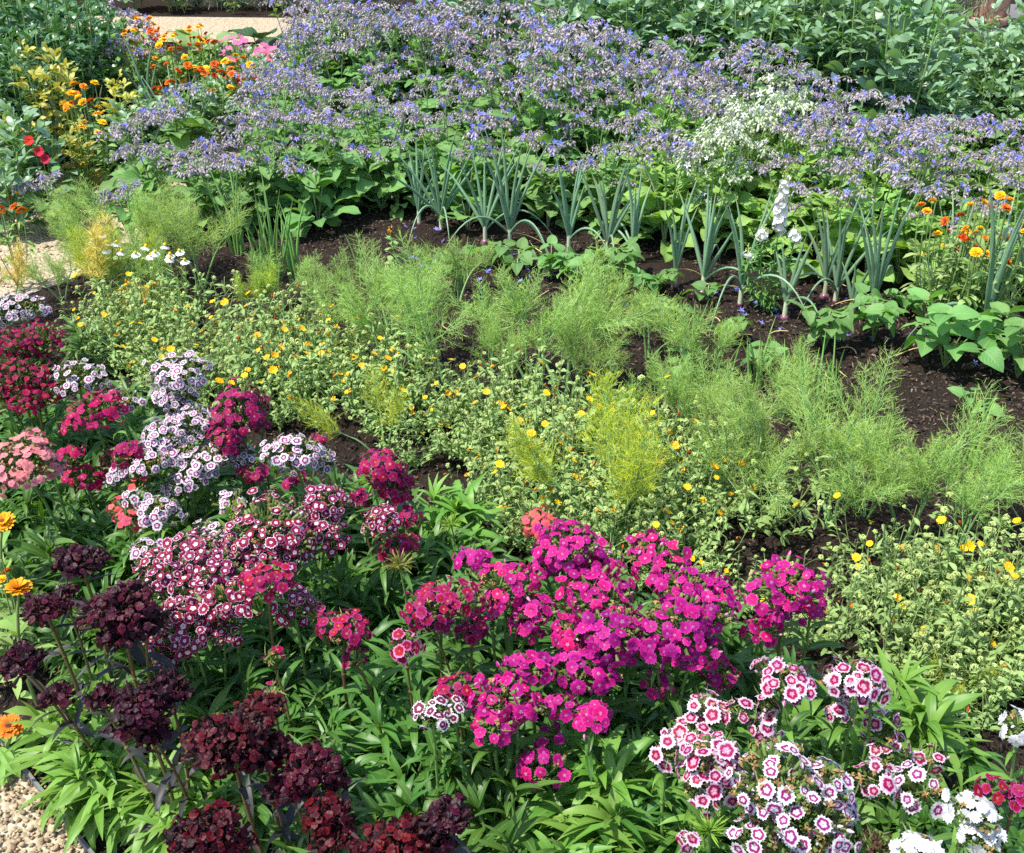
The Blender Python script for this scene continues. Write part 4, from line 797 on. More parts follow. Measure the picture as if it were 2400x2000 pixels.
def borage(seed, h, cy, lm, ncl=8, spread=.17, leafy=1., name='borage', low=1.):
    global R; R = np.random.default_rng(seed); r = R; gl, gs = G(), G(); pr = Proto(name)
    for k in range(ncl):
        az = k*2.4+r.random()*.7; q = spread*math.sqrt((k+.5)/ncl); hh = h*(r.uniform(.80, 1.08) if r.random() < .7 else r.uniform(.5, .85)); e = np.array([q*math.cos(az), q*math.sin(az), hh])
        pt = path((0, 0, 0), e, (-q*.2*math.cos(az), -q*.2*math.sin(az), 0), 8); gs.tube(pt, np.linspace(.006, .0022, 8), 5)
        pr.part('flower_cluster', cy[r.integers(0, len(cy))], tuple(e-np.array([0, 0, .012])), (r.normal(0, .25), r.normal(0, .25), r.random()*6), r.uniform(.8, 1.2))
        n = 9; f = r.uniform(.35, .97, n); i0 = np.minimum((f*7).astype(int), 6); base = pt[i0]+(pt[i0+1]-pt[i0])*(f*7-i0)[:, None]
        for v in range(4):
            m = np.arange(n) % 4 == v
            gl.add(BL[v], rot(r.random(m.sum())*6.3, r.uniform(.0, 1., m.sum()), r.normal(0, .4, m.sum()))*(.085*r.uniform(.6, 1.2, m.sum())*(1.3-.75*f[m]))[:, None, None], base[m])
    n = int(20*leafy); z = h*r.uniform(.04, .62, n)
    for v in range(4):
        m = np.arange(n) % 4 == v; az = r.random(m.sum())*6.3
        gl.add(BL[v], rot(az, r.uniform(-.25, .7, m.sum()), r.normal(0, .3, m.sum()))*(.135*r.uniform(.7, 1.3, m.sum())*low)[:, None, None], np.stack([-np.sin(az)*.05, np.cos(az)*.05, z[m]], 1))
    pr.part('leaves', gl.mesh('leaves', [lm])); pr.part('stem', gs.mesh('stem', [m_borstem])); return pr
BO = [borage(540+i, .60, CY, m_borleaf, 5+i%3, leafy=.9) for i in range(6)]
BOG = [borage(546+i, .50, CY, (m_borleaf, m_borleaf_lt)[i%2], 4, leafy=1.4) for i in range(4)]
BOl = [borage(550+i, .54, CY, m_borleaf_lt, 6, leafy=1.1) for i in range(2)]
BOW = [borage(560+i, .52, CYW, m_borleaf_lt, 9) for i in range(2)]
BOS = [borage(570+i, .36, CY, m_borleaf, 5, .13) for i in range(2)]
fld = np.array([P(560, 470)[0][:2], P(840, 455)[0][:2]+[0, .12], P(1150, 500)[0][:2]+[.05, .12], P(1480, 575)[0][:2]+[.05, .14], P(1790, 620)[0][:2]+[.08, .15], P(2300, 720)[0][:2]+[.1, .3], P(2330, 260, .45)[0][:2], P(1960, 205, .5)[0][:2], P(1640, 170, .5)[0][:2], P(1290, 135, .5)[0][:2], P(1130, 112, .5)[0][:2], P(720, 66, .5)[0][:2], P(560, 150, .45)[0][:2], P(520, 300, .3)[0][:2]])
wz = poly([(1420, 250), (1560, 165), (1640, 190), (1600, 330), (1440, 320)], .5)
front = poly([(1560, 700), (1640, 480), (2300, 560), (2300, 800)], .1)
for i, p in enumerate(scatter(fld, 165, .172, 12, 60)):
    if inside(p, wz): BOW[i % 2].put((p[0], p[1], 0), U(0, 6.3), U(.9, 1.08), 'white flowered borage with pale green buds in the blue borage field', 'borage', 'white borage plants'); continue
    fr = (p[0]*.505+p[1]*.863)
    k = (U(.84, 1.14) if fr > 4.65 else U(.72, .95))*(1.06+.10*math.sin(p[0]*1.9+1.2)-.05*max(0, p[0]))
    if fr < 4.62 or (p[0] < -.3 and fr < 4.85): BOG[int(U(0, 2))*2+(1 if p[0] > .5 else 0)].put((p[0], p[1], 0), U(0, 6.3), U(.75, 1.0), 'leafy borage with few flowers along the front of the field behind the onions', 'borage', 'leafy borage at the front'); continue
    lt = inside(p, front) or (p[0] > .6 and R.random() < .45)
    (BOl if lt else BO)[int(U(0, 2 if lt else 6))].put((p[0], p[1], 0), U(0, 6.3), k, 'borage with purplish hanging buds and blue star flowers in the crowded field behind the onions', 'borage', 'blue borage field')
for i, (x, y, z, k, lb) in enumerate([(600,60,.5,1.0,'tall borage rising beside the far pink flowers'), (640,40,.5,1.05,'tall borage next to the dark round leaf'), (560,215,.42,.9,'borage leaning over the path from the right'), (700,52,.5,1.0,'borage at the far left corner of the field'), (545,165,.42,.9,'borage at the path edge by the rust calendulas'), (640,95,.48,1.0,'borage behind the path edge plants'), (590,110,.48,1.0,'borage by the far calendulas right of the path')]):
    p, _ = P(x, y, z); BO[i % 6].put((p[0], p[1], 0), U(0, 6.3), k, lb, 'borage', 'borage along the path')
for i, (x, y, z, k, lb) in enumerate([(280,275,.33,1.0,'blue borage in the left bed above the fennel'), (310,330,.3,.95,'blue borage with broad lit leaves at the edge of the left bed'), (400,330,.3,.9,'small borage by the sprawling onions'), (350,190,.42,1.05,'borage between the orange calendulas on the left'), (270,70,.45,1.,'borage left of the far orange patch'), (260,415,.2,.7,'low borage between the fennel fronds'), (430,370,.26,.85,'borage at the path end of the fennel'), (250,10,.5,1.2,'borage at the top edge left of the far path'), (480,320,.33,.9,'borage with bright leaves at the foot of the field'), (95,395,.2,.7,'low borage at the foot of the onion on the left')]):
    p, _ = P(x, y, z); BOS[i % 2].put((p[0], p[1], 0), U(0, 6.3), k*1.1, lb, 'borage', 'borage in the left bed')
# large basal borage / comfrey-like leaves at the front of the field
def broadleaf(seed, lm, n=9, L=.17, h=.16, W=.62):
    global R; R = np.random.default_rng(seed); g, s = G(), G(); lv = [wide_leaf(W, 8, 8, .9, .15, .04, seed+i, up=.25) for i in range(3)]
    for k in range(n):
        az = k*2.4+R.random(); hh = h*R.uniform(.3, 1); q = np.array([-math.sin(az)*.05, math.cos(az)*.05, hh]); s.tube(path((0, 0, 0), q, (0, 0, .02), 5), .003, 5)
        g.add(lv[k % 3], rot(az, R.uniform(-.1, .6), R.normal(0, .2))*L*R.uniform(.7, 1.2), [q])
    pr = Proto('broad_leaf_plant'); pr.part('leaves', g.mesh('leaves', [lm])); pr.part('stem', s.mesh('stem', [m_borstem])); return pr
m_cab = None
BR = [broadleaf(600, m_borleaf, 11, .15, .2), broadleaf(601, m_borleaf_lt, 12, .16, .2), broadleaf(602, m_cabbage, 7, .22, .28, .95), broadleaf(603, m_squash, 9, .17, .25, .8), broadleaf(604, m_borleaf_lt, 10, .13, .13, .7)]
for k, x, y, s, lb in [(0,780,440,1.15,'broad dark green leaves standing in front of the left borage'), (0,720,400,1.1,'broad leaves at the left front of the borage field'), (0,650,480,1.0,'pale broad leaves near the left spring onions'), (0,1320,500,.9,'broad leaves behind the dense onion fan'), (1,1560,540,.95,'light green leaves behind the white snapdragon'), (1,1790,540,1.1,'bright green leaf mound behind the right onions'), (1,1850,590,1.1,'bright wrinkled leaf mound left of the orange calendulas'), (1,1700,520,1.0,'light green leaf mound right of the white snapdragon'), (4,1930,600,1.0,'pale leaves at the foot of the orange calendulas'), (0,560,420,1.0,'borage leaves at the left foot of the field'), (0,440,440,1.0,'curled grey green leaves behind the fennel on the left'), (4,2080,640,1.1,'bright leaves between the right hand onions'), (0,960,480,.8,'broad leaves low behind the tall onion'), (1,1440,480,.9,'light leaves under the white borage')]:
    p, _ = P(x, y); BR[k].put((p[0], p[1]+.05, 0), U(0, 6.3), s, lb, 'leafy plant', 'broad leaved plants at the front of the borage')
p, _ = P(532, 66, .3); BR[2].put((p[0], p[1], 0), 1.0, 1.0, 'dark round leaved plant beside the far path', 'leafy plant')
for x, y in [(420,100), (390,115), (440,112), (405,130)]:
    p, _ = P(x, y, .2); BR[3].put((p[0], p[1], 0), U(0, 6), 1.1, 'pale mottled broad leaves between the orange calendulas of the left bed', 'leafy plant', 'mottled leaf plants')

# ------------------------------------------------------------------ broad beans
def bean(seed, h, nst, lm, spread=.13, size=.112, name='broad_bean', per=12, start=.12):
    global R; R = np.random.default_rng(seed); r = R; gl, gs, gp = G(), G(), G()
    for k in range(nst):
        az = k*2.4+r.random(); q = spread*math.sqrt((k+.4)/nst); hh = h*r.uniform(.8, 1.05); e = np.array([q*1.4*math.cos(az), q*1.4*math.sin(az), hh]); foot = np.array([q*.6*math.cos(az), q*.6*math.sin(az), 0])
        pt = path(foot, e, (0, 0, 0), 10); gs.tube(pt, np.linspace(.007, .0035, 10), 4)
        for j in range(per):
            f = start+(1-start)*(j+.5)/per; i0 = min(int(f*9), 8); b = pt[i0]+(pt[i0+1]-pt[i0])*(f*9-i0)
            a2 = j*2.6+r.normal(0, .4)+az; el = r.uniform(.1, .6)+f**6*.7; o = np.array([-math.sin(a2)*math.cos(el), math.cos(a2)*math.cos(el), math.sin(el)]); Lr = (.10*(1-f**5*.55))*r.uniform(.7, 1.15)*size/.072
            gs.tube(path(b, b+o*Lr, (0, 0, .008), 4), .0016, 3)
            for m, (t, sd) in enumerate(((.4, 1), (.42, -1), (.72, 1), (.76, -1), (1, 0))):
                if m < 2 and f > .9: continue
                L = size*(1-f**6*.5)*r.uniform(.8, 1.15)
                gl.add(OVAL[r.integers(0, 4)], rot(a2+sd*r.uniform(-1.2, -.7), el*.6+r.uniform(-.2, .7), r.normal(0, .45))*L, [b+o*Lr*t+np.array([0, 0, .006])])
            if .25 < f < .6 and r.random() < .12: gl.tube(path(b, b+np.array([r.normal(0, .02), r.normal(0, .02), .085]), (0.006, 0, 0), 6), [.002, .007, .008, .008, .006, .001], 6, mat=1)
    pr = Proto(name); pr.part('leaves', gl.mesh('leaves', [lm, m_beanleaf_lt])); pr.part('stem', gs.mesh('stem', [m_beanstem]))
    if gp.V: pr.part('pods', gp.mesh('pods', [m_beanleaf_lt]))
    return pr
BB = [bean(700+i, .92, 5, m_beanleaf) for i in range(4)]+[bean(710, .90, 4, m_beanleaf_lt)]
BS = [bean(712, .95, 5, m_beanleaf, size=.10)]
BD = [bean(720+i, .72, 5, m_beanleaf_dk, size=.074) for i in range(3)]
BY = [bean(730, .52, 3, m_beanleaf_ye, .10, .075)]
BG = [bean(735, .42, 4, m_beanleaf, .12, .08)]
bz = np.array([P(1130, 100, .5)[0][:2]+[0, .22], P(1310, 115, .5)[0][:2]+[0, .22], P(1640, 155, .5)[0][:2]+[.1, .22], P(1960, 205, .5)[0][:2]+[.1, .22], P(2330, 280, .45)[0][:2]+[.1, .2], [4.4, 4.6], [4.3, 6.3], [2.7, 7.3], [1.0, 7.9], [.2, 7.4]])
for i, p in enumerate(scatter(bz, 98, .235, 21, 60)):
    front_row = False
    (BB)[int(U(0, 4.35))].put((p[0], p[1], 0), U(0, 6.3), U(.85, 1.06)*(.66 if (.36 < p[0]/p[1] < .47 and p[1] > 4.9) else 1), 'tall grey green broad bean in the thick stand behind the blue borage', 'broad bean', 'broad beans behind the borage')
for i, (x, y, k, lb) in enumerate([(2080, 225, 1.0, 'silvery leaved broad bean at the right edge nearest the borage'), (2015, 215, .85, 'silvery broad bean leaning left at the right end of the stand')]):
    p, _ = P(x, y, .35); BS[0].put((p[0]+.05, p[1]+.15, 0), 1+i*2, k*.9, lb, 'broad bean', 'silvery broad beans at the right', (-.1, -.15))
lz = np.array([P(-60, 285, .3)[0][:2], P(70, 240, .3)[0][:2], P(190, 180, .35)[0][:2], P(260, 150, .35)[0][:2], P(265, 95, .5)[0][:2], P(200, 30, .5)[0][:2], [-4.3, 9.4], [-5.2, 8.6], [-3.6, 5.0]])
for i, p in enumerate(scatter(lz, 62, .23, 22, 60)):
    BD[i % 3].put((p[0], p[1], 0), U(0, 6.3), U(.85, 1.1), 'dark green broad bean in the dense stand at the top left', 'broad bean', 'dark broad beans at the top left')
for i, (x, y, z, k, lb) in enumerate([(95,170,.4,1.05,'tall yellowing broad bean standing before the dark ones'), (105,215,.34,.95,'pale yellow broad bean beside the red orange calendulas'), (245,190,.38,.8,'yellow green broad bean between the calendulas'), (60,330,.2,.7,'yellowing bean leaves at the left edge of the left bed'), (160,300,.25,.65,'yellowing bean among the leeks on the left')]):
    p, _ = P(x, y, z); BY[0].put((p[0], p[1], 0), i*1.3, k, lb, 'broad bean', 'yellowing broad beans')
for i, (x, y, z, k, lb) in enumerate([(20,290,.32,1.05,'grey leaved bean plant at the left edge above the path'), (60,300,.3,.9,'grey green bean plant behind the red nasturtium'), (5,370,.25,.9,'low grey bean plant at the left edge'), (300,210,.3,.8,'low bean plant between the left borage plants'), (420,215,.25,.8,'green bean leaves left of the path end'), (460,180,.28,.85,'green leaves under the middle orange calendulas'), (240,250,.28,.8,'leafy bean plant by the yellow calendulas'), (500,190,.25,.7,'low leaves beside the path under the rust calendulas'), (350,235,.26,.8,'yellow green leafy plant above the sprawling onions'), (520,120,.3,.8,'leafy plant between pink flowers and borage'), (450,120,.25,.8,'leafy plant left of the pink flowers')]):
    p, _ = P(x, y, z); BG[0].put((p[0], p[1], 0), i*1.1, k, lb, 'bean plant', 'low bean plants in the left bed')
for i, (x, y, z, k) in enumerate([(760,12,.7,.9), (820,8,.7,.95), (880,10,.7,.9), (930,5,.7,.95), (990,12,.7,.9), (1060,8,.7,.95), (620,5,.7,.8), (690,0,.7,.9), (1120,25,.7,.85), (1180,20,.7,.9), (1240,25,.7,.9), (1290,40,.7,.9), (1150,0,.7,.9), (1230,0,.7,.95), (1000,-20,.8,1), (900,-20,.8,1), (800,-20,.8,1)]):
    p, _ = P(x, y, z); (BD+BB)[i % 5].put((p[0], p[1], 0), i*1.7, k, 'broad bean at the top edge behind the back of the borage field', 'broad bean', 'broad beans at the top edge')

# ------------------------------------------------------------------ french beans on the soil
HT = [wide_leaf(.78, 7, 6, .7, .18, .02, 40+i, 'heart', .15, .008) for i in range(3)]
def french(seed, n, L, h, spread=.09):
    global R; R = np.random.default_rng(seed); g, s = G(), G()
    for k in range(n):
        az = k*2.4+R.random(); hh = h*R.uniform(.45, 1.05); rr = spread*R.uniform(.3, 1.1); q = np.array([-math.sin(az)*rr, math.cos(az)*rr, hh]); s.tube(path((0, 0, 0), q, (0, 0, .03), 6), .0022, 5)
        for d, el in ((0, .1), (1.9, .0), (-1.9, .0)):
            l = L*R.uniform(.75, 1.15); a = az+d+R.normal(0, .15); b = q+np.array([-math.sin(a), math.cos(a), .1])*.012; s.tube([q, b], .0014, 3)
            g.add(HT[R.integers(0, 3)], rot(a, el+R.normal(-.1, .35), R.normal(0, .35))*l, [b])
    pr = Proto('french_bean'); pr.part('leaves', g.mesh('leaves', [m_frenchleaf])); pr.part('stem', s.mesh('stem', [m_beanstem])); return pr
FB = [french(800, 12, .085, .20, .12), french(801, 9, .07, .15, .09), french(802, 5, .06, .10, .06), french(803, 3, .045, .07, .03)]
for k, x, y, s, lb in [(0,1935,755,1.1,'biggest french bean with wide pointed leaves on the right'), (1,1790,700,1.15,'french bean between the purple onion bulb and the biggest bean'), (1,1690,720,1.1,'french bean just right of the spring onions'), (0,2085,775,1.0,'french bean at the right edge under the onion'), (1,1180,590,1.0,'french bean in the middle with its yellow lower leaf'), (1,1270,580,1.05,'french bean spreading right of the middle one'), (2,985,545,1.15,'small french bean under the onions on the left'), (1,1130,575,.9,'french bean left of the middle one in front of the narrow onion'), (2,1060,560,1.2,'small french bean in front of the long shanked onion'), (1,1225,600,.85,'french bean at the foot of the dense onion fan'), (2,1350,600,1.0,'small french bean to the left of the purple onion bulb'), (3,1375,660,1.3,'tiny french bean seedling alone on the bare soil'), (2,1320,600,1.0,'small dark french bean at the foot of the onions'), (2,1490,700,.9,'small french bean on the soil before the slim onion'), (3,1990,850,1.2,'tiny bean seedling right of the bushy fennel'), (2,920,560,.9,'small french bean beside the yellow topped weed'), (2,1560,760,.9,'little french bean among the spring onion leaves'), (3,1450,620,1.2,'clover like seedling beside the purple onion bulb'), (2,1850,640,.9,'little bean by the onion bulb above the biggest bean'), (3,1400,760,1.3,'small weed seedling on the soil behind the fennel')]:
    p, _ = P(x, y, 0); FB[k].put((p[0], p[1], 0), U(0, 6.3), s, lb, 'bean plant', 'french beans on the soil')

# ------------------------------------------------------------------ white snapdragon
p, _ = P(1575, 640); ro = link('snapdragon', None, None, (p[0], p[1], 0)); tag(ro, 'white snapdragon with one tall and two short flower spikes between the onions', 'flower')
R = np.random.default_rng(77); gl, gs = G(), G()
def snap_spike(n, L):
    g = G()
    for k in range(n):
        f = k/n; a = k*2.4; z = f*L; nrm = np.array([math.cos(a), math.sin(a), -.15]); s = .021*(1-.55*f**2)
        for q, el in ((DI[3], .4), (DI[4], -.7)):
            d = np.array([math.cos(a), math.sin(a), el]); g.add(q, zframe(d+R.normal(0, .25, 3), R.random()*6)*s*R.uniform(.6, .95), [np.array([math.cos(a)*.017, math.sin(a)*.017, z+(.006 if el > 0 else -.006)])], mat=0)
        g.add(blob(.005, .010, 6, 4), zframe(nrm, 0), [np.array([math.cos(a)*.009, math.sin(a)*.009, z])], mat=0)
    for k in range(8): a = k*2.4; g.add(budt, zframe([math.cos(a)*.6, math.sin(a)*.6, 1], 0)*(.0042*(1-k/12)), [np.array([math.cos(a)*.007, math.sin(a)*.007, L+.004*k])], mat=1)
    g.tube([(0, 0, -.02), (0, 0, L+.04)], .002, 5, mat=1); return g.mesh('flower_spike', [m_snap, m_seed])
for e, n, L in (((0, 0, .33), 30, .20), ((-.055, .0, .30), 8, .035), ((.06, -.01, .30), 8, .035), ((-.10, .02, .22), 3, .015)):
    e = np.array(e); link('flower_spike', snap_spike(n, L), ro, e)
    pt = path((0, 0, 0), e, (e[0]*.3, 0, 0), 8); gs.tube(pt, .003, 5)
    for k in range(90):
        f = R.uniform(.05, .97); i0 = min(int(f*7), 6); gl.add(LANCE[k % 5], rot(R.random()*6.3, R.uniform(-.3, .9), R.normal(0, .4))*R.uniform(.03, .06), [pt[i0]+(pt[i0+1]-pt[i0])*(f*7-i0)])
link('leaves', gl.mesh('leaves', [m_snapleaf]), ro); link('stem', gs.mesh('stem', [m_beanstem]), ro)

# ------------------------------------------------------------------ small single flowers and weeds
def simple(name, x, y, z, build, lb, cat, grp=None):
    p, _ = P(x, y, z); ro = link(name, None, None, (p[0], p[1], 0)); tag(ro, lb, cat, grp); build(ro, z); return ro
def nasturtium(ro, z):
    for dx, dz in ((-.035, .03), (.0, -.02), (.02, -.055)):
        g = G(); g.add(DI[3], zframe([.1, -1, .5], 1.)*.022, [[0, 0, 0]]); g.tube([(0, .0, 0), (.0, .03, .0)], [.008, .002], 6); link('flower', g.mesh('flower', [m_red]), ro, (dx, 0, z+dz))
    gs, gl = G(), G()
    for k in range(9):
        a = k*.7; e = np.array([math.cos(a)*.09, math.sin(a)*.06+.04, z*(.3+.6*R.random())]); gs.tube(path((0, .03, 0), e, (0, 0, .03), 5), .0018, 4)
        b = blob(.028, .002, 10, 4); gl.add(b, rot(a, R.normal(0, .4), R.normal(0, .4)), [e])
    for dx, dz in ((-.035, .03), (.0, -.02), (.02, -.055)): gs.tube(path((0, .03, 0), (dx, .02, z+dz), (0, 0, 0), 5), .0016, 4)
    link('stem', gs.mesh('stem', [m_beanstem]), ro); link('leaves', gl.mesh('leaves', [m_frenchleaf]), ro)
simple('nasturtium', 78, 302, .37, nasturtium, 'scarlet nasturtium flowers above the leeks at the left', 'flower')
m_chamw = petal_mat('white chamomile rays', [(0, (.8, .8, .76)), (1, (.82, .82, .82))]); DW = daisy(13, 1, -.35, 5, .36)
def chamomile(ro, z):
    gs, gl = G(), G()
    for k in range(3):
        e = np.array([(-.03, 0, z), (.02, .01, z*.96), (.0, .03, z*1.05)][k]); g = G(); g.add(DW[0], np.eye(3)*.017, [[0, 0, 0]]); b = blob(.0062, .007, 8, 5); g.add(b, np.eye(3), [[0, 0, .004]], mat=1)
        link('flower', g.mesh('flower', [m_chamw, m_disc_ye]), ro, e, 0, 1, U(-.1, .4), U(-.3, .3)); gs.tube(path((0, 0, 0), e, n=5), .0013, 4)
        threads(gl, np.array([e*f for f in np.linspace(.1, .85, 30)]), R.normal(0, 1, (30, 3))+[0, 0, .4], U(.02, .045, 30), .0014, R.random(30))
    link('stem', gs.mesh('stem', [m_calstem]), ro); link('leaves', gl.mesh('leaves', [m_fennel]), ro)
for x, y, lb in [(205, 495, 'white chamomile daisies in front of the left fennel'), (235, 512, 'white chamomile beside the golden fennel plume'), (295, 520, 'chamomile daisies low in the left fennel'), (335, 518, 'pair of chamomile daisies nearest the yellow flowers'), (365, 530, 'single chamomile right of the other daisies')]: simple('chamomile', x, y, .3, chamomile, lb, 'flower', 'chamomile daisies')
def weed(ro, z):
    gs, gl, gf = G(), G(), G(); pt = path((0, 0, 0), (0, 0, z), (.01, 0, 0), 8); gs.tube(pt, .003, 5)
    for k in range(26): f = R.uniform(.1, .95); gl.add(OVAL[k % 4], rot(k*2.4, R.uniform(-.1, .8), R.normal(0, .3))*.06*(1.2-.7*f), [pt[int(f*7)]])
    for k in range(9): gf.add(budt, rot(R.random()*6, R.normal(0, .5), R.normal(0, .5))*.0035, [np.array([R.normal(0, .012), R.normal(0, .012), z+R.uniform(0, .03)])])
    link('stem', gs.mesh('stem', [m_beanstem]), ro); link('leaves', gl.mesh('leaves', [m_calleaf]), ro); link('flower_buds', gf.mesh('flower_buds', [m_yellow]), ro)
simple('yellow_topped_weed', 800, 480, .22, weed, 'grey leaved weed with tiny yellow buds in front of the onion row', 'weed')
def pinkflowers(ro, z):
    gs, gl = G(), G()
    for k in range(7):
        e = np.array([R.normal(0, .09), R.normal(0, .09), z*R.uniform(.8, 1.05)]); g = G(); g.add(DI[k % 5], zframe([R.normal(0, .4), -.5, 1], 0)*.026, [[0, 0, 0]]); link('flower', g.mesh('flower', [m_pink]), ro, e); pt = path((0, 0, 0), e, (e[0]*.3, 0, 0), 6); gs.tube(pt, .002, 4)
        for j in range(12): gl.add(LANCE[j % 5], rot(R.random()*6.3, R.uniform(-.2, .9), 0)*.07, [pt[j % 5]])
    link('stem', gs.mesh('stem', [m_beanstem]), ro); link('leaves', gl.mesh('leaves', [m_calleaf2]), ro)
for x, y in [(455, 85), (480, 90), (505, 92), (525, 98), (490, 105), (540, 105), (470, 80)]: simple('pink_flower_plant', x, y, .32, pinkflowers, 'pink flowered plant between the far orange calendulas and the dark round leaf', 'flower', 'far pink flowers')
# far border along the wall
def lavender(seed):
    global R; R = np.random.default_rng(seed); gl, gs = G(), G(); n = 260
    a = R.random(n)*6.3; q = R.random(n)**.5; d = np.stack([np.cos(a)*q*.7, np.sin(a)*q*.7, np.ones(n)], 1); d /= np.linalg.norm(d, axis=1)[:, None]; L = U(.36, .5, n)
    sp = blob(.007, .035, 4, 3); gs.add(sp, zframe(d, 0), d*L[:, None]*np.array([1.3, 1.3, 1]), R.random(n))
    threads(gl, np.zeros((n, 3)), d*[1.3, 1.3, 1], L*1.1, .004, R.random(n)); m = 500; b = R.normal(0, 1, (m, 3))*[.16, .16, .07]+[0, 0, .16]; threads(gl, b, R.normal(0, .5, (m, 3))+[0, 0, 1], U(.06, .12, m), .006, R.random(m))
    pr = Proto('lavender'); pr.part('flower_spikes', gs.mesh('flower_spikes', [m_lav])); pr.part('leaves', gl.mesh('leaves', [m_lavleaf])); return pr
LV = [lavender(900), lavender(901)]
for i, x in enumerate(np.linspace(-2.95, -1.2, 9)): LV[i % 2].put((x, 10.86+.03*(i % 2), 0), i, .62, 'lavender bush in the far bed between the pale path and the brick wall', 'lavender', 'lavender along the wall')
for i, (x, y, k) in enumerate([(-4.3, 10.75, 1.0), (-3.9, 10.7, 1.1), (-3.5, 10.8, 1.1), (-3.15, 10.75, 1.0), (-4.7, 10.8, 1.2)]): BG[0].put((x, y, 0), i, k, 'bright green leafy plant in the far bed left of the lavender', 'plant', 'far bed plants')
for i, (x, y) in enumerate([(-2.55, 10.6), (-2.1, 10.62), (-1.55, 10.6), (-3.0, 10.6)]): TC['go'][1].put((x, y, 0), i, .9, 'pale yellow flowered plant before the lavender', 'flower', 'yellow flowers by the lavender')
TC['ru'][0].put((-4.45, 10.5, 0), 2, 1.1, 'red orange calendula at the top edge left of the far path', 'flower', 'tall calendulas')

# ------------------------------------------------------------------ terracotta pot, stone slab, wall
g = G(); a = np.linspace(0, 2*PI, 41)[:-1]
def lathe(g, prof, mat=0, sides=40):
    n = len(prof); an = np.arange(sides)/sides*2*PI; V = np.array([(r*math.cos(t), r*math.sin(t), z) for r, z in prof for t in an]); Q = [(i*sides+j, i*sides+(j+1) % sides, (i+1)*sides+(j+1) % sides, (i+1)*sides+j) for i in range(n-1) for j in range(sides)]
    g.add(Tm(V, Q, [(0, i/n) for i in range(n) for _ in an]), np.eye(3), [[0, 0, 0]], .5, mat)
pp = np.array([3.92, 9.6]); ro = link('terracotta_pot', None, None, (pp[0], pp[1], .08)); tag(ro, 'terracotta pot standing in a saucer on grey stone at the top right', 'flower pot')
lathe(g, [(.001, .03), (.15, .03), (.155, .06), (.19, .24), (.215, .42), (.235, .425), (.24, .50), (.225, .50), (.205, .45), (.001, .44)]); link('pot', g.mesh('pot', [m_terra]), ro)
g = G(); lathe(g, [(.001, 0), (.17, 0), (.19, .012), (.205, .075), (.195, .078), (.18, .02), (.001, .015)]); link('saucer', g.mesh('saucer', [m_terra]), ro)
g = G(); lathe(g, [(.001, .47), (.1, .46), (.205, .45)]); link('potting_soil', g.mesh('potting_soil', [m_chip]), ro)
def box(g, lo, hi, mat=0, bev=.004):
    lo, hi = np.array(lo), np.array(hi); V = [(x, y, z) for z in (lo[2], hi[2]) for x, y in ((lo[0], lo[1]), (hi[0], lo[1]), (hi[0], hi[1]), (lo[0], hi[1]))]
    g.add(Tm(V, [(0, 1, 5, 4), (1, 2, 6, 5), (2, 3, 7, 6), (3, 0, 4, 7), (4, 5, 6, 7), (3, 2, 1, 0)], np.zeros((8, 2))), np.eye(3), [[0, 0, 0]], .5, mat)
g = G(); box(g, (-.75, -.6, 0), (.75, .9, .08)); o = link('stone_slab', g.mesh('stone_slab', [m_stone], False), None, (pp[0]-.05, pp[1]+.1, 0)); tag(o, 'grey stone slab under the terracotta pot', 'stone slab')
for i, (x, y, k) in enumerate([(3.45, 9.35, 1.3), (3.1, 9.1, 1.3), (4.6, 9.3, 1.2)]): LV[i % 2].put((x, y, 0), i, k, 'lavender bush beside the terracotta pot', 'lavender', 'lavender by the pot')
m, nt, N = nodes('red brick wall'); L_ = nt.links.new; br = N('TexBrick', i_Scale=1.0); tc = N('TexCoord'); mp = N('Mapping'); mp.inputs['Rotation'].default_value = (PI/2, 0, 0)
L_(tc.outputs['Object'], mp.inputs['Vector']); L_(mp.outputs[0], br.inputs['Vector']); br.inputs['Color1'].default_value = (.26, .11, .075, 1); br.inputs['Color2'].default_value = (.17, .075, .06, 1); br.inputs['Mortar'].default_value = (.36, .32, .27, 1)
br.inputs['Brick Width'].default_value = .225; br.inputs['Row Height'].default_value = .075; br.inputs['Mortar Size'].default_value = .009; ns = N('TexNoise', i_Scale=3., i_Detail=5.); L_(tc.outputs['Object'], ns.inputs['Vector']); cc = mixc(nt, .35, br.outputs[0], ns.outputs[0], 'OVERLAY')
bp = N('Bump', i_Strength=.5, i_Distance=.008, invert=True); L_(br.outputs['Fac'], bp.inputs['Height']); finish(nt, cc, .9, 0, None, .2, bp.outputs[0]); m_brick = m
ro = link('brick_wall', None, None, (0, 11.55, 0)); tag(ro, 'old red brick garden wall behind the lavender at the top', 'wall')
g = G(); box(g, (-12, 0, -.1), (12, .34, 2.3)); link('wall_face', g.mesh('wall_face', [m_brick], False), ro)
g = G(); box(g, (-12, -.05, 2.302), (12, .39, 2.39)); link('coping', g.mesh('coping', [m_stone], False), ro)

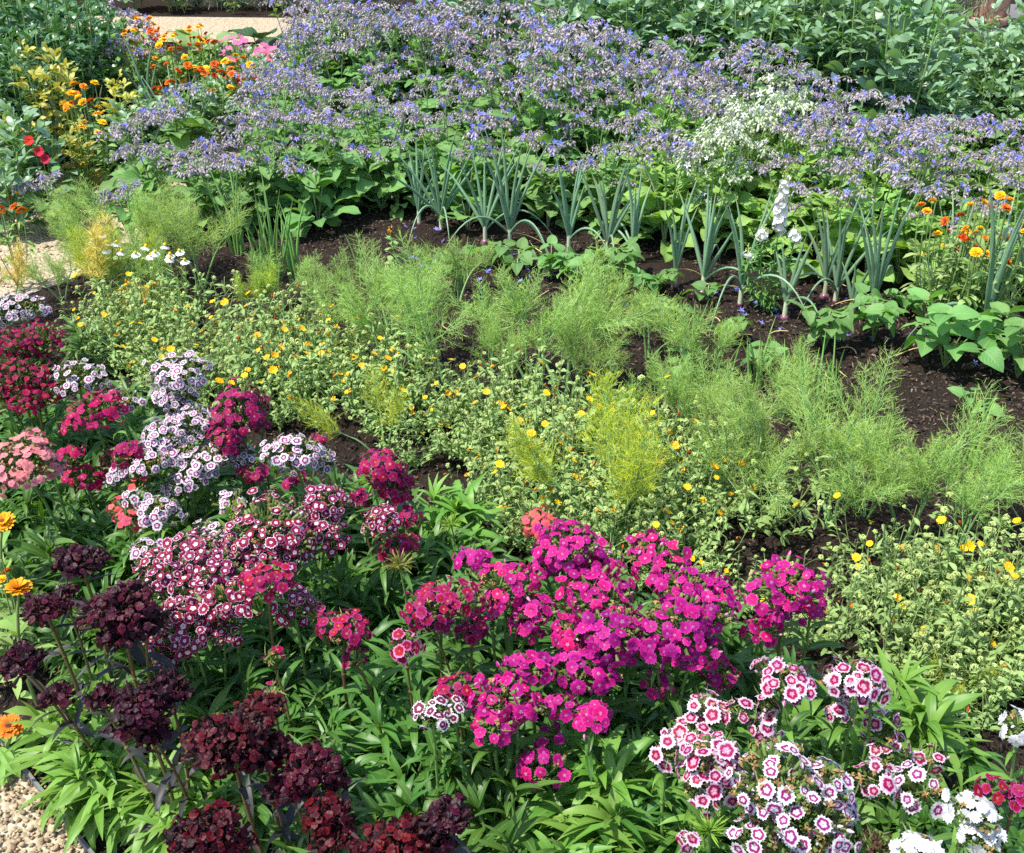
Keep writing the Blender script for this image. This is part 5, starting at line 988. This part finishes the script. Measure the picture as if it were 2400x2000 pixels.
# ------------------------------------------------------------------ ground, gravel paths, edging, pebbles, mulch
def ground_mat():
    m, nt, N = nodes('dark garden soil'); L = nt.links.new; tc = N('TexCoord')
    a = N('TexNoise', i_Scale=9., i_Detail=8.); b = N('TexNoise', i_Scale=120., i_Detail=5.); v = N('TexVoronoi', i_Scale=95.)
    for n in (a, b, v): L(tc.outputs['Object'], n.inputs['Vector'])
    c = mixc(nt, a.outputs[0], (.012, .0085, .0065), (.034, .023, .017)); c = mixc(nt, mth(nt, 'MULTIPLY', mth(nt, 'SUBTRACT', b.outputs[0], .5), 2.2, True), c, (.075, .052, .038))
    bp = N('Bump', i_Strength=.9, i_Distance=.02); h = mth(nt, 'ADD', b.outputs[0], mth(nt, 'MULTIPLY', v.outputs['Distance'], .6)); L(h, bp.inputs['Height']); finish(nt, c, .95, 0, None, .15, bp.outputs[0]); return m
def gravel_mat():
    m, nt, N = nodes('buff gravel'); L = nt.links.new; tc = N('TexCoord'); v = N('TexVoronoi', i_Scale=85.); n2 = N('TexNoise', i_Scale=5., i_Detail=6.)
    for n in (v, n2): L(tc.outputs['Object'], n.inputs['Vector'])
    ra = N('ValToRGB'); e = ra.color_ramp.elements; e[0].color = (.22, .165, .10, 1); e[1].color = (.52, .45, .33, 1); q = e.new(.5); q.color = (.40, .32, .21, 1)
    s = N('SeparateColor'); L(v.outputs['Color'], s.inputs[0]); L(s.outputs[0], ra.inputs[0]); c = mixc(nt, mth(nt, 'MULTIPLY', n2.outputs[0], .45), ra.outputs[0], (.40, .33, .23))
    bp = N('Bump', i_Strength=.8, i_Distance=.01, invert=True); L(v.outputs['Distance'], bp.inputs['Height']); finish(nt, c, .85, 0, None, .25, bp.outputs[0]); return m
m_soil, m_gravel = ground_mat(), gravel_mat()
def flat(name, pts, z, mat):
    me = bpy.data.meshes.new(name); me.from_pydata([(x, y, z) for x, y in pts], [], [list(range(len(pts)))]); me.materials.append(mat); o = link(name, me); o['kind'] = 'structure'; return o
flat('ground', [(-60, -20), (60, -20), (60, 90), (-60, 90)], -.012, m_soil)
# lumpy bed soil, a fine sheet over the part of the ground that is in view
nx, ny = 260, 300; xs = np.linspace(-2.6, 3.0, nx); ys = np.linspace(.9, 6.4, ny); X, Y = np.meshgrid(xs, ys); Z = np.zeros_like(X)
for (sx, sy, amp) in ((3.1, 2.7, .008), (9, 11, .006), (23, 19, .005), (47, 53, .004)):
    q = np.random.default_rng(int(sx*10)).random(6)*6
    Z += amp*(np.sin(X*sx+q[0]+1.3*np.sin(Y*sy*.7+q[1]))*np.sin(Y*sy+q[2]+1.1*np.sin(X*sx*.8+q[3])))
Z += np.random.default_rng(3).normal(0, .0035, X.shape)
edgef = np.minimum.reduce([X-xs[0], xs[-1]-X, Y-ys[0], ys[-1]-Y]); Z = np.where(edgef < .05, -.008, np.maximum(Z+.002, -.008))
EDGE = [(-.40, 1.02), (-.77, 1.37), (-1.06, 1.66), (-1.6, 2.25), (-2.25, 3.0), (-2.3, 3.5), (-1.95, 4.1), (-1.6, 4.6), (-1.38, 5.1), (-1.27, 6.0), (-1.2, 8.0), (-1.3, 9.2)]
LEFT = [(-2.05, 9.2), (-1.95, 7.6), (-1.95, 6.4), (-2.05, 5.7), (-2.35, 5.0), (-3.2, 4.3), (-6, 3.8), (-6, .5), (-.4, .5)]
gpoly = np.array(EDGE+LEFT)
def segdist(px, py, pts):
    d = np.full(px.shape, 9.)
    for (x0, y0), (x1, y1) in zip(pts[:-1], pts[1:]):
        t = np.clip(((px-x0)*(x1-x0)+(py-y0)*(y1-y0))/((x1-x0)**2+(y1-y0)**2), 0, 1); d = np.minimum(d, np.hypot(px-x0-t*(x1-x0), py-y0-t*(y1-y0)))
    return d
ins = np.array([inside(p, gpoly) for p in np.stack([X.ravel(), Y.ravel()], 1)]).reshape(X.shape)
dd = np.minimum(segdist(X, Y, EDGE), segdist(X, Y, LEFT)); Z = np.where(ins, -.02, Z*np.clip(dd/.06, .2, 1))
Q = [(i*nx+j, i*nx+j+1, (i+1)*nx+j+1, (i+1)*nx+j) for i in range(ny-1) for j in range(nx-1)]
g = G(); g.add(Tm(np.stack([X.ravel(), Y.ravel(), Z.ravel()], 1), Q, np.zeros((nx*ny, 2))), np.eye(3), [[0, 0, 0]], .5); o = link('bed_soil', g.mesh('bed_soil', [m_soil])); o['kind'] = 'structure'
flat('gravel_path', EDGE+LEFT, -.002, m_gravel)
flat('cross_path', [(-9, 9.35), (1.2, 9.2), (1.2, 10.2), (-2.0, 10.35), (-9, 10.75)], .002, m_gravel)
m_pale = None
g = G(); pts = EDGE[:6]
for (x0, y0), (x1, y1) in zip(pts[:-1], pts[1:]):
    d = np.array([x1-x0, y1-y0]); d /= np.linalg.norm(d); nrm = np.array([-d[1], d[0]])*.003; V = []
    for (x, y) in ((x0, y0), (x1, y1)):
        for sg, z in ((-1, -.03), (1, -.03), (1, .018), (-1, .018)): V.append((x+sg*nrm[0], y+sg*nrm[1], z))
    g.add(Tm(V, [(0, 1, 5, 4), (1, 2, 6, 5), (2, 3, 7, 6), (3, 0, 4, 7)], np.zeros((8, 2))), np.eye(3), [[0, 0, 0]], .5)
o = link('metal_edging', g.mesh('metal_edging', [m_edge], False)); tag(o, 'grey metal edging strip between the gravel and the flower bed', 'edging')
r = np.random.default_rng(8); n = 24000
x = r.uniform(-1.9, -.35, n); y = r.uniform(1.0, 2.6, n); ok = np.array([inside((a, b), gpoly) or (a < -.93 and segdist(np.array([a]), np.array([b]), EDGE)[0] < .10) for a, b in zip(x, y)]); x, y = x[ok], y[ok]
g = G(); pb = [blob(1, .62, 6, 4, i, .5) for i in range(4)]; n = len(x)
for k in range(4):
    m = np.arange(n) % 4 == k; s = np.minimum(.0037*r.lognormal(0, .38, m.sum()), .009)
    g.add(pb[k], rot(r.random(m.sum())*6.3, r.normal(0, .3, m.sum()), r.normal(0, .3, m.sum()))*s[:, None, None]*np.array([1.25, .9, 1])[None, None, :], np.stack([x[m], y[m], r.uniform(0, .006, m.sum())], 1), r.random(m.sum()))
o = link('gravel', g.mesh('gravel', [m_pebble])); o['kind'] = 'stuff'
n = 2600; x = r.uniform(-2.7, -1.3, n); y = r.uniform(3.6, 6.2, n); ok = np.array([inside((a, b), gpoly) for a, b in zip(x, y)]); g = G(); g.add(pb[0], rot(r.random(ok.sum())*6, 0, 0)*(.005*r.lognormal(0, .4, ok.sum()))[:, None, None], np.stack([x[ok], y[ok], 0*x[ok]], 1)); o = link('path_gravel', g.mesh('path_gravel', [m_pebble])); o['kind'] = 'stuff'
chipt = Tm([(-.5, -.16, 0), (.5, -.1, .03), (.45, .14, 0), (-.42, .18, .04), (-.45, -.1, .12), (.42, -.06, .10), (.38, .1, .13), (-.4, .12, .11)], [(4, 5, 6, 7), (0, 1, 5, 4), (1, 2, 6, 5), (2, 3, 7, 6), (3, 0, 4, 7)], np.zeros((8, 2)))
n = 46000; x = r.uniform(-1.9, 2.7, n); y = r.uniform(1.2, 5.4, n); ok = ~np.array([inside((a, b), gpoly) for a, b in zip(x, y)]); x, y = x[ok], y[ok]; n = len(x)
g = G(); g.add(chipt, rot(r.random(n)*6.3, r.normal(0, .35, n), r.normal(0, .4, n))*np.minimum(.0085*r.lognormal(0, .55, n), .021)[:, None, None], np.stack([x, y, r.uniform(0, .012, n)], 1), r.beta(.9, 2.2, n))
n = 26000; x = r.uniform(-1.9, 2.7, n); y = r.uniform(1.2, 5.2, n); ok = ~np.array([inside((a, b), gpoly) for a, b in zip(x, y)]); x, y = x[ok], y[ok]; n = len(x); cb = [blob(1, .75, 5, 3, 20+i, .7) for i in range(3)]
for k in range(3):
    m = np.arange(n) % 3 == k; g.add(cb[k], rot(r.random(m.sum())*6.3, r.normal(0, .4, m.sum()), r.normal(0, .4, m.sum()))*np.minimum(.0042*r.lognormal(0, .55, m.sum()), .014)[:, None, None], np.stack([x[m], y[m], r.uniform(0, .008, m.sum())], 1), r.beta(1, 4, m.sum()), 1)
o = link('bark_mulch', g.mesh('bark_mulch', [m_chip, m_crumb], False)); o['kind'] = 'stuff'
g = G(); n = 90; px = r.uniform(830, 2050, n); py = 470+(px-830)*.17+r.uniform(-10, 90, n); ps = np.array([P(a, b)[0] for a, b in zip(px, py)])+[0, 0, .012]; g.add(STAR[1], zframe(r.normal(0, .6, (n, 3))+[0, 0, 1], r.random(n)*6)*.013, ps); o = link('fallen_petals', g.mesh('fallen_petals', [m_blue])); o['kind'] = 'stuff'
g = G(); n = 160; px = r.uniform(850, 2100, n); py = r.uniform(950, 1500, n); ps = np.array([P(a, b)[0] for a, b in zip(px, py)])+[0, 0, .012]; g.add(NARROW[1], rot(r.random(n)*6, r.normal(0, .3, n), r.random(n)*6)*.014, ps); o = link('fallen_orange_petals', g.mesh('fallen_orange_petals', [m_orange])); o['kind'] = 'stuff'
# straw and dry stalks lying on the soil
for i in range(26):
    q, _ = P(U(850, 2080), U(500, 760)); g = G(); a = U(0, 6.3); L = U(.06, .17); g.tube(path((0, 0, .008), (math.cos(a)*L, math.sin(a)*L, .010), (U(-.02, .02), U(-.02, .02), .008), 6), [.0022, .0024, .0022, .002, .0016, .0006], 4)
    o = link('dry_stalk', g.mesh('dry_stalk', [m_straw]), None, (q[0], q[1], 0)); tag(o, 'dry straw coloured leaf stalk lying on the dark soil by the onions', 'dry stalk', 'dry stalks on the soil')

# ------------------------------------------------------------------ light
S = np.array([-.46, -.20, 1.0]); S /= np.linalg.norm(S)
w = bpy.data.worlds.new('World'); sc.world = w; w.use_nodes = True; nt = w.node_tree; nt.nodes.clear()
sk = nt.nodes.new('ShaderNodeTexSky'); sk.sky_type = 'NISHITA'; sk.sun_disc = False; sk.sun_elevation = math.asin(S[2]); sk.sun_rotation = math.atan2(S[0], S[1])
bg = nt.nodes.new('ShaderNodeBackground'); bg.inputs[1].default_value = .15; ou = nt.nodes.new('ShaderNodeOutputWorld'); nt.links.new(sk.outputs[0], bg.inputs[0]); nt.links.new(bg.outputs[0], ou.inputs[0])
sd = bpy.data.lights.new('sun', 'SUN'); sd.energy = 3.5; sd.angle = rad(.6); sd.color = (1, .945, .85); so = bpy.data.objects.new('sun', sd); C.objects.link(so); so.rotation_euler = Vector(-S).to_track_quat('-Z', 'Y').to_euler()
sc.view_settings.view_transform = 'Standard'; sc.view_settings.look = 'None'; sc.view_settings.gamma = 1; sc.view_settings.exposure = 1.16
sc.render.engine = 'CYCLES'; sc.cycles.max_bounces = 8; sc.cycles.diffuse_bounces = 4; sc.cycles.transmission_bounces = 4; sc.cycles.use_denoising = False
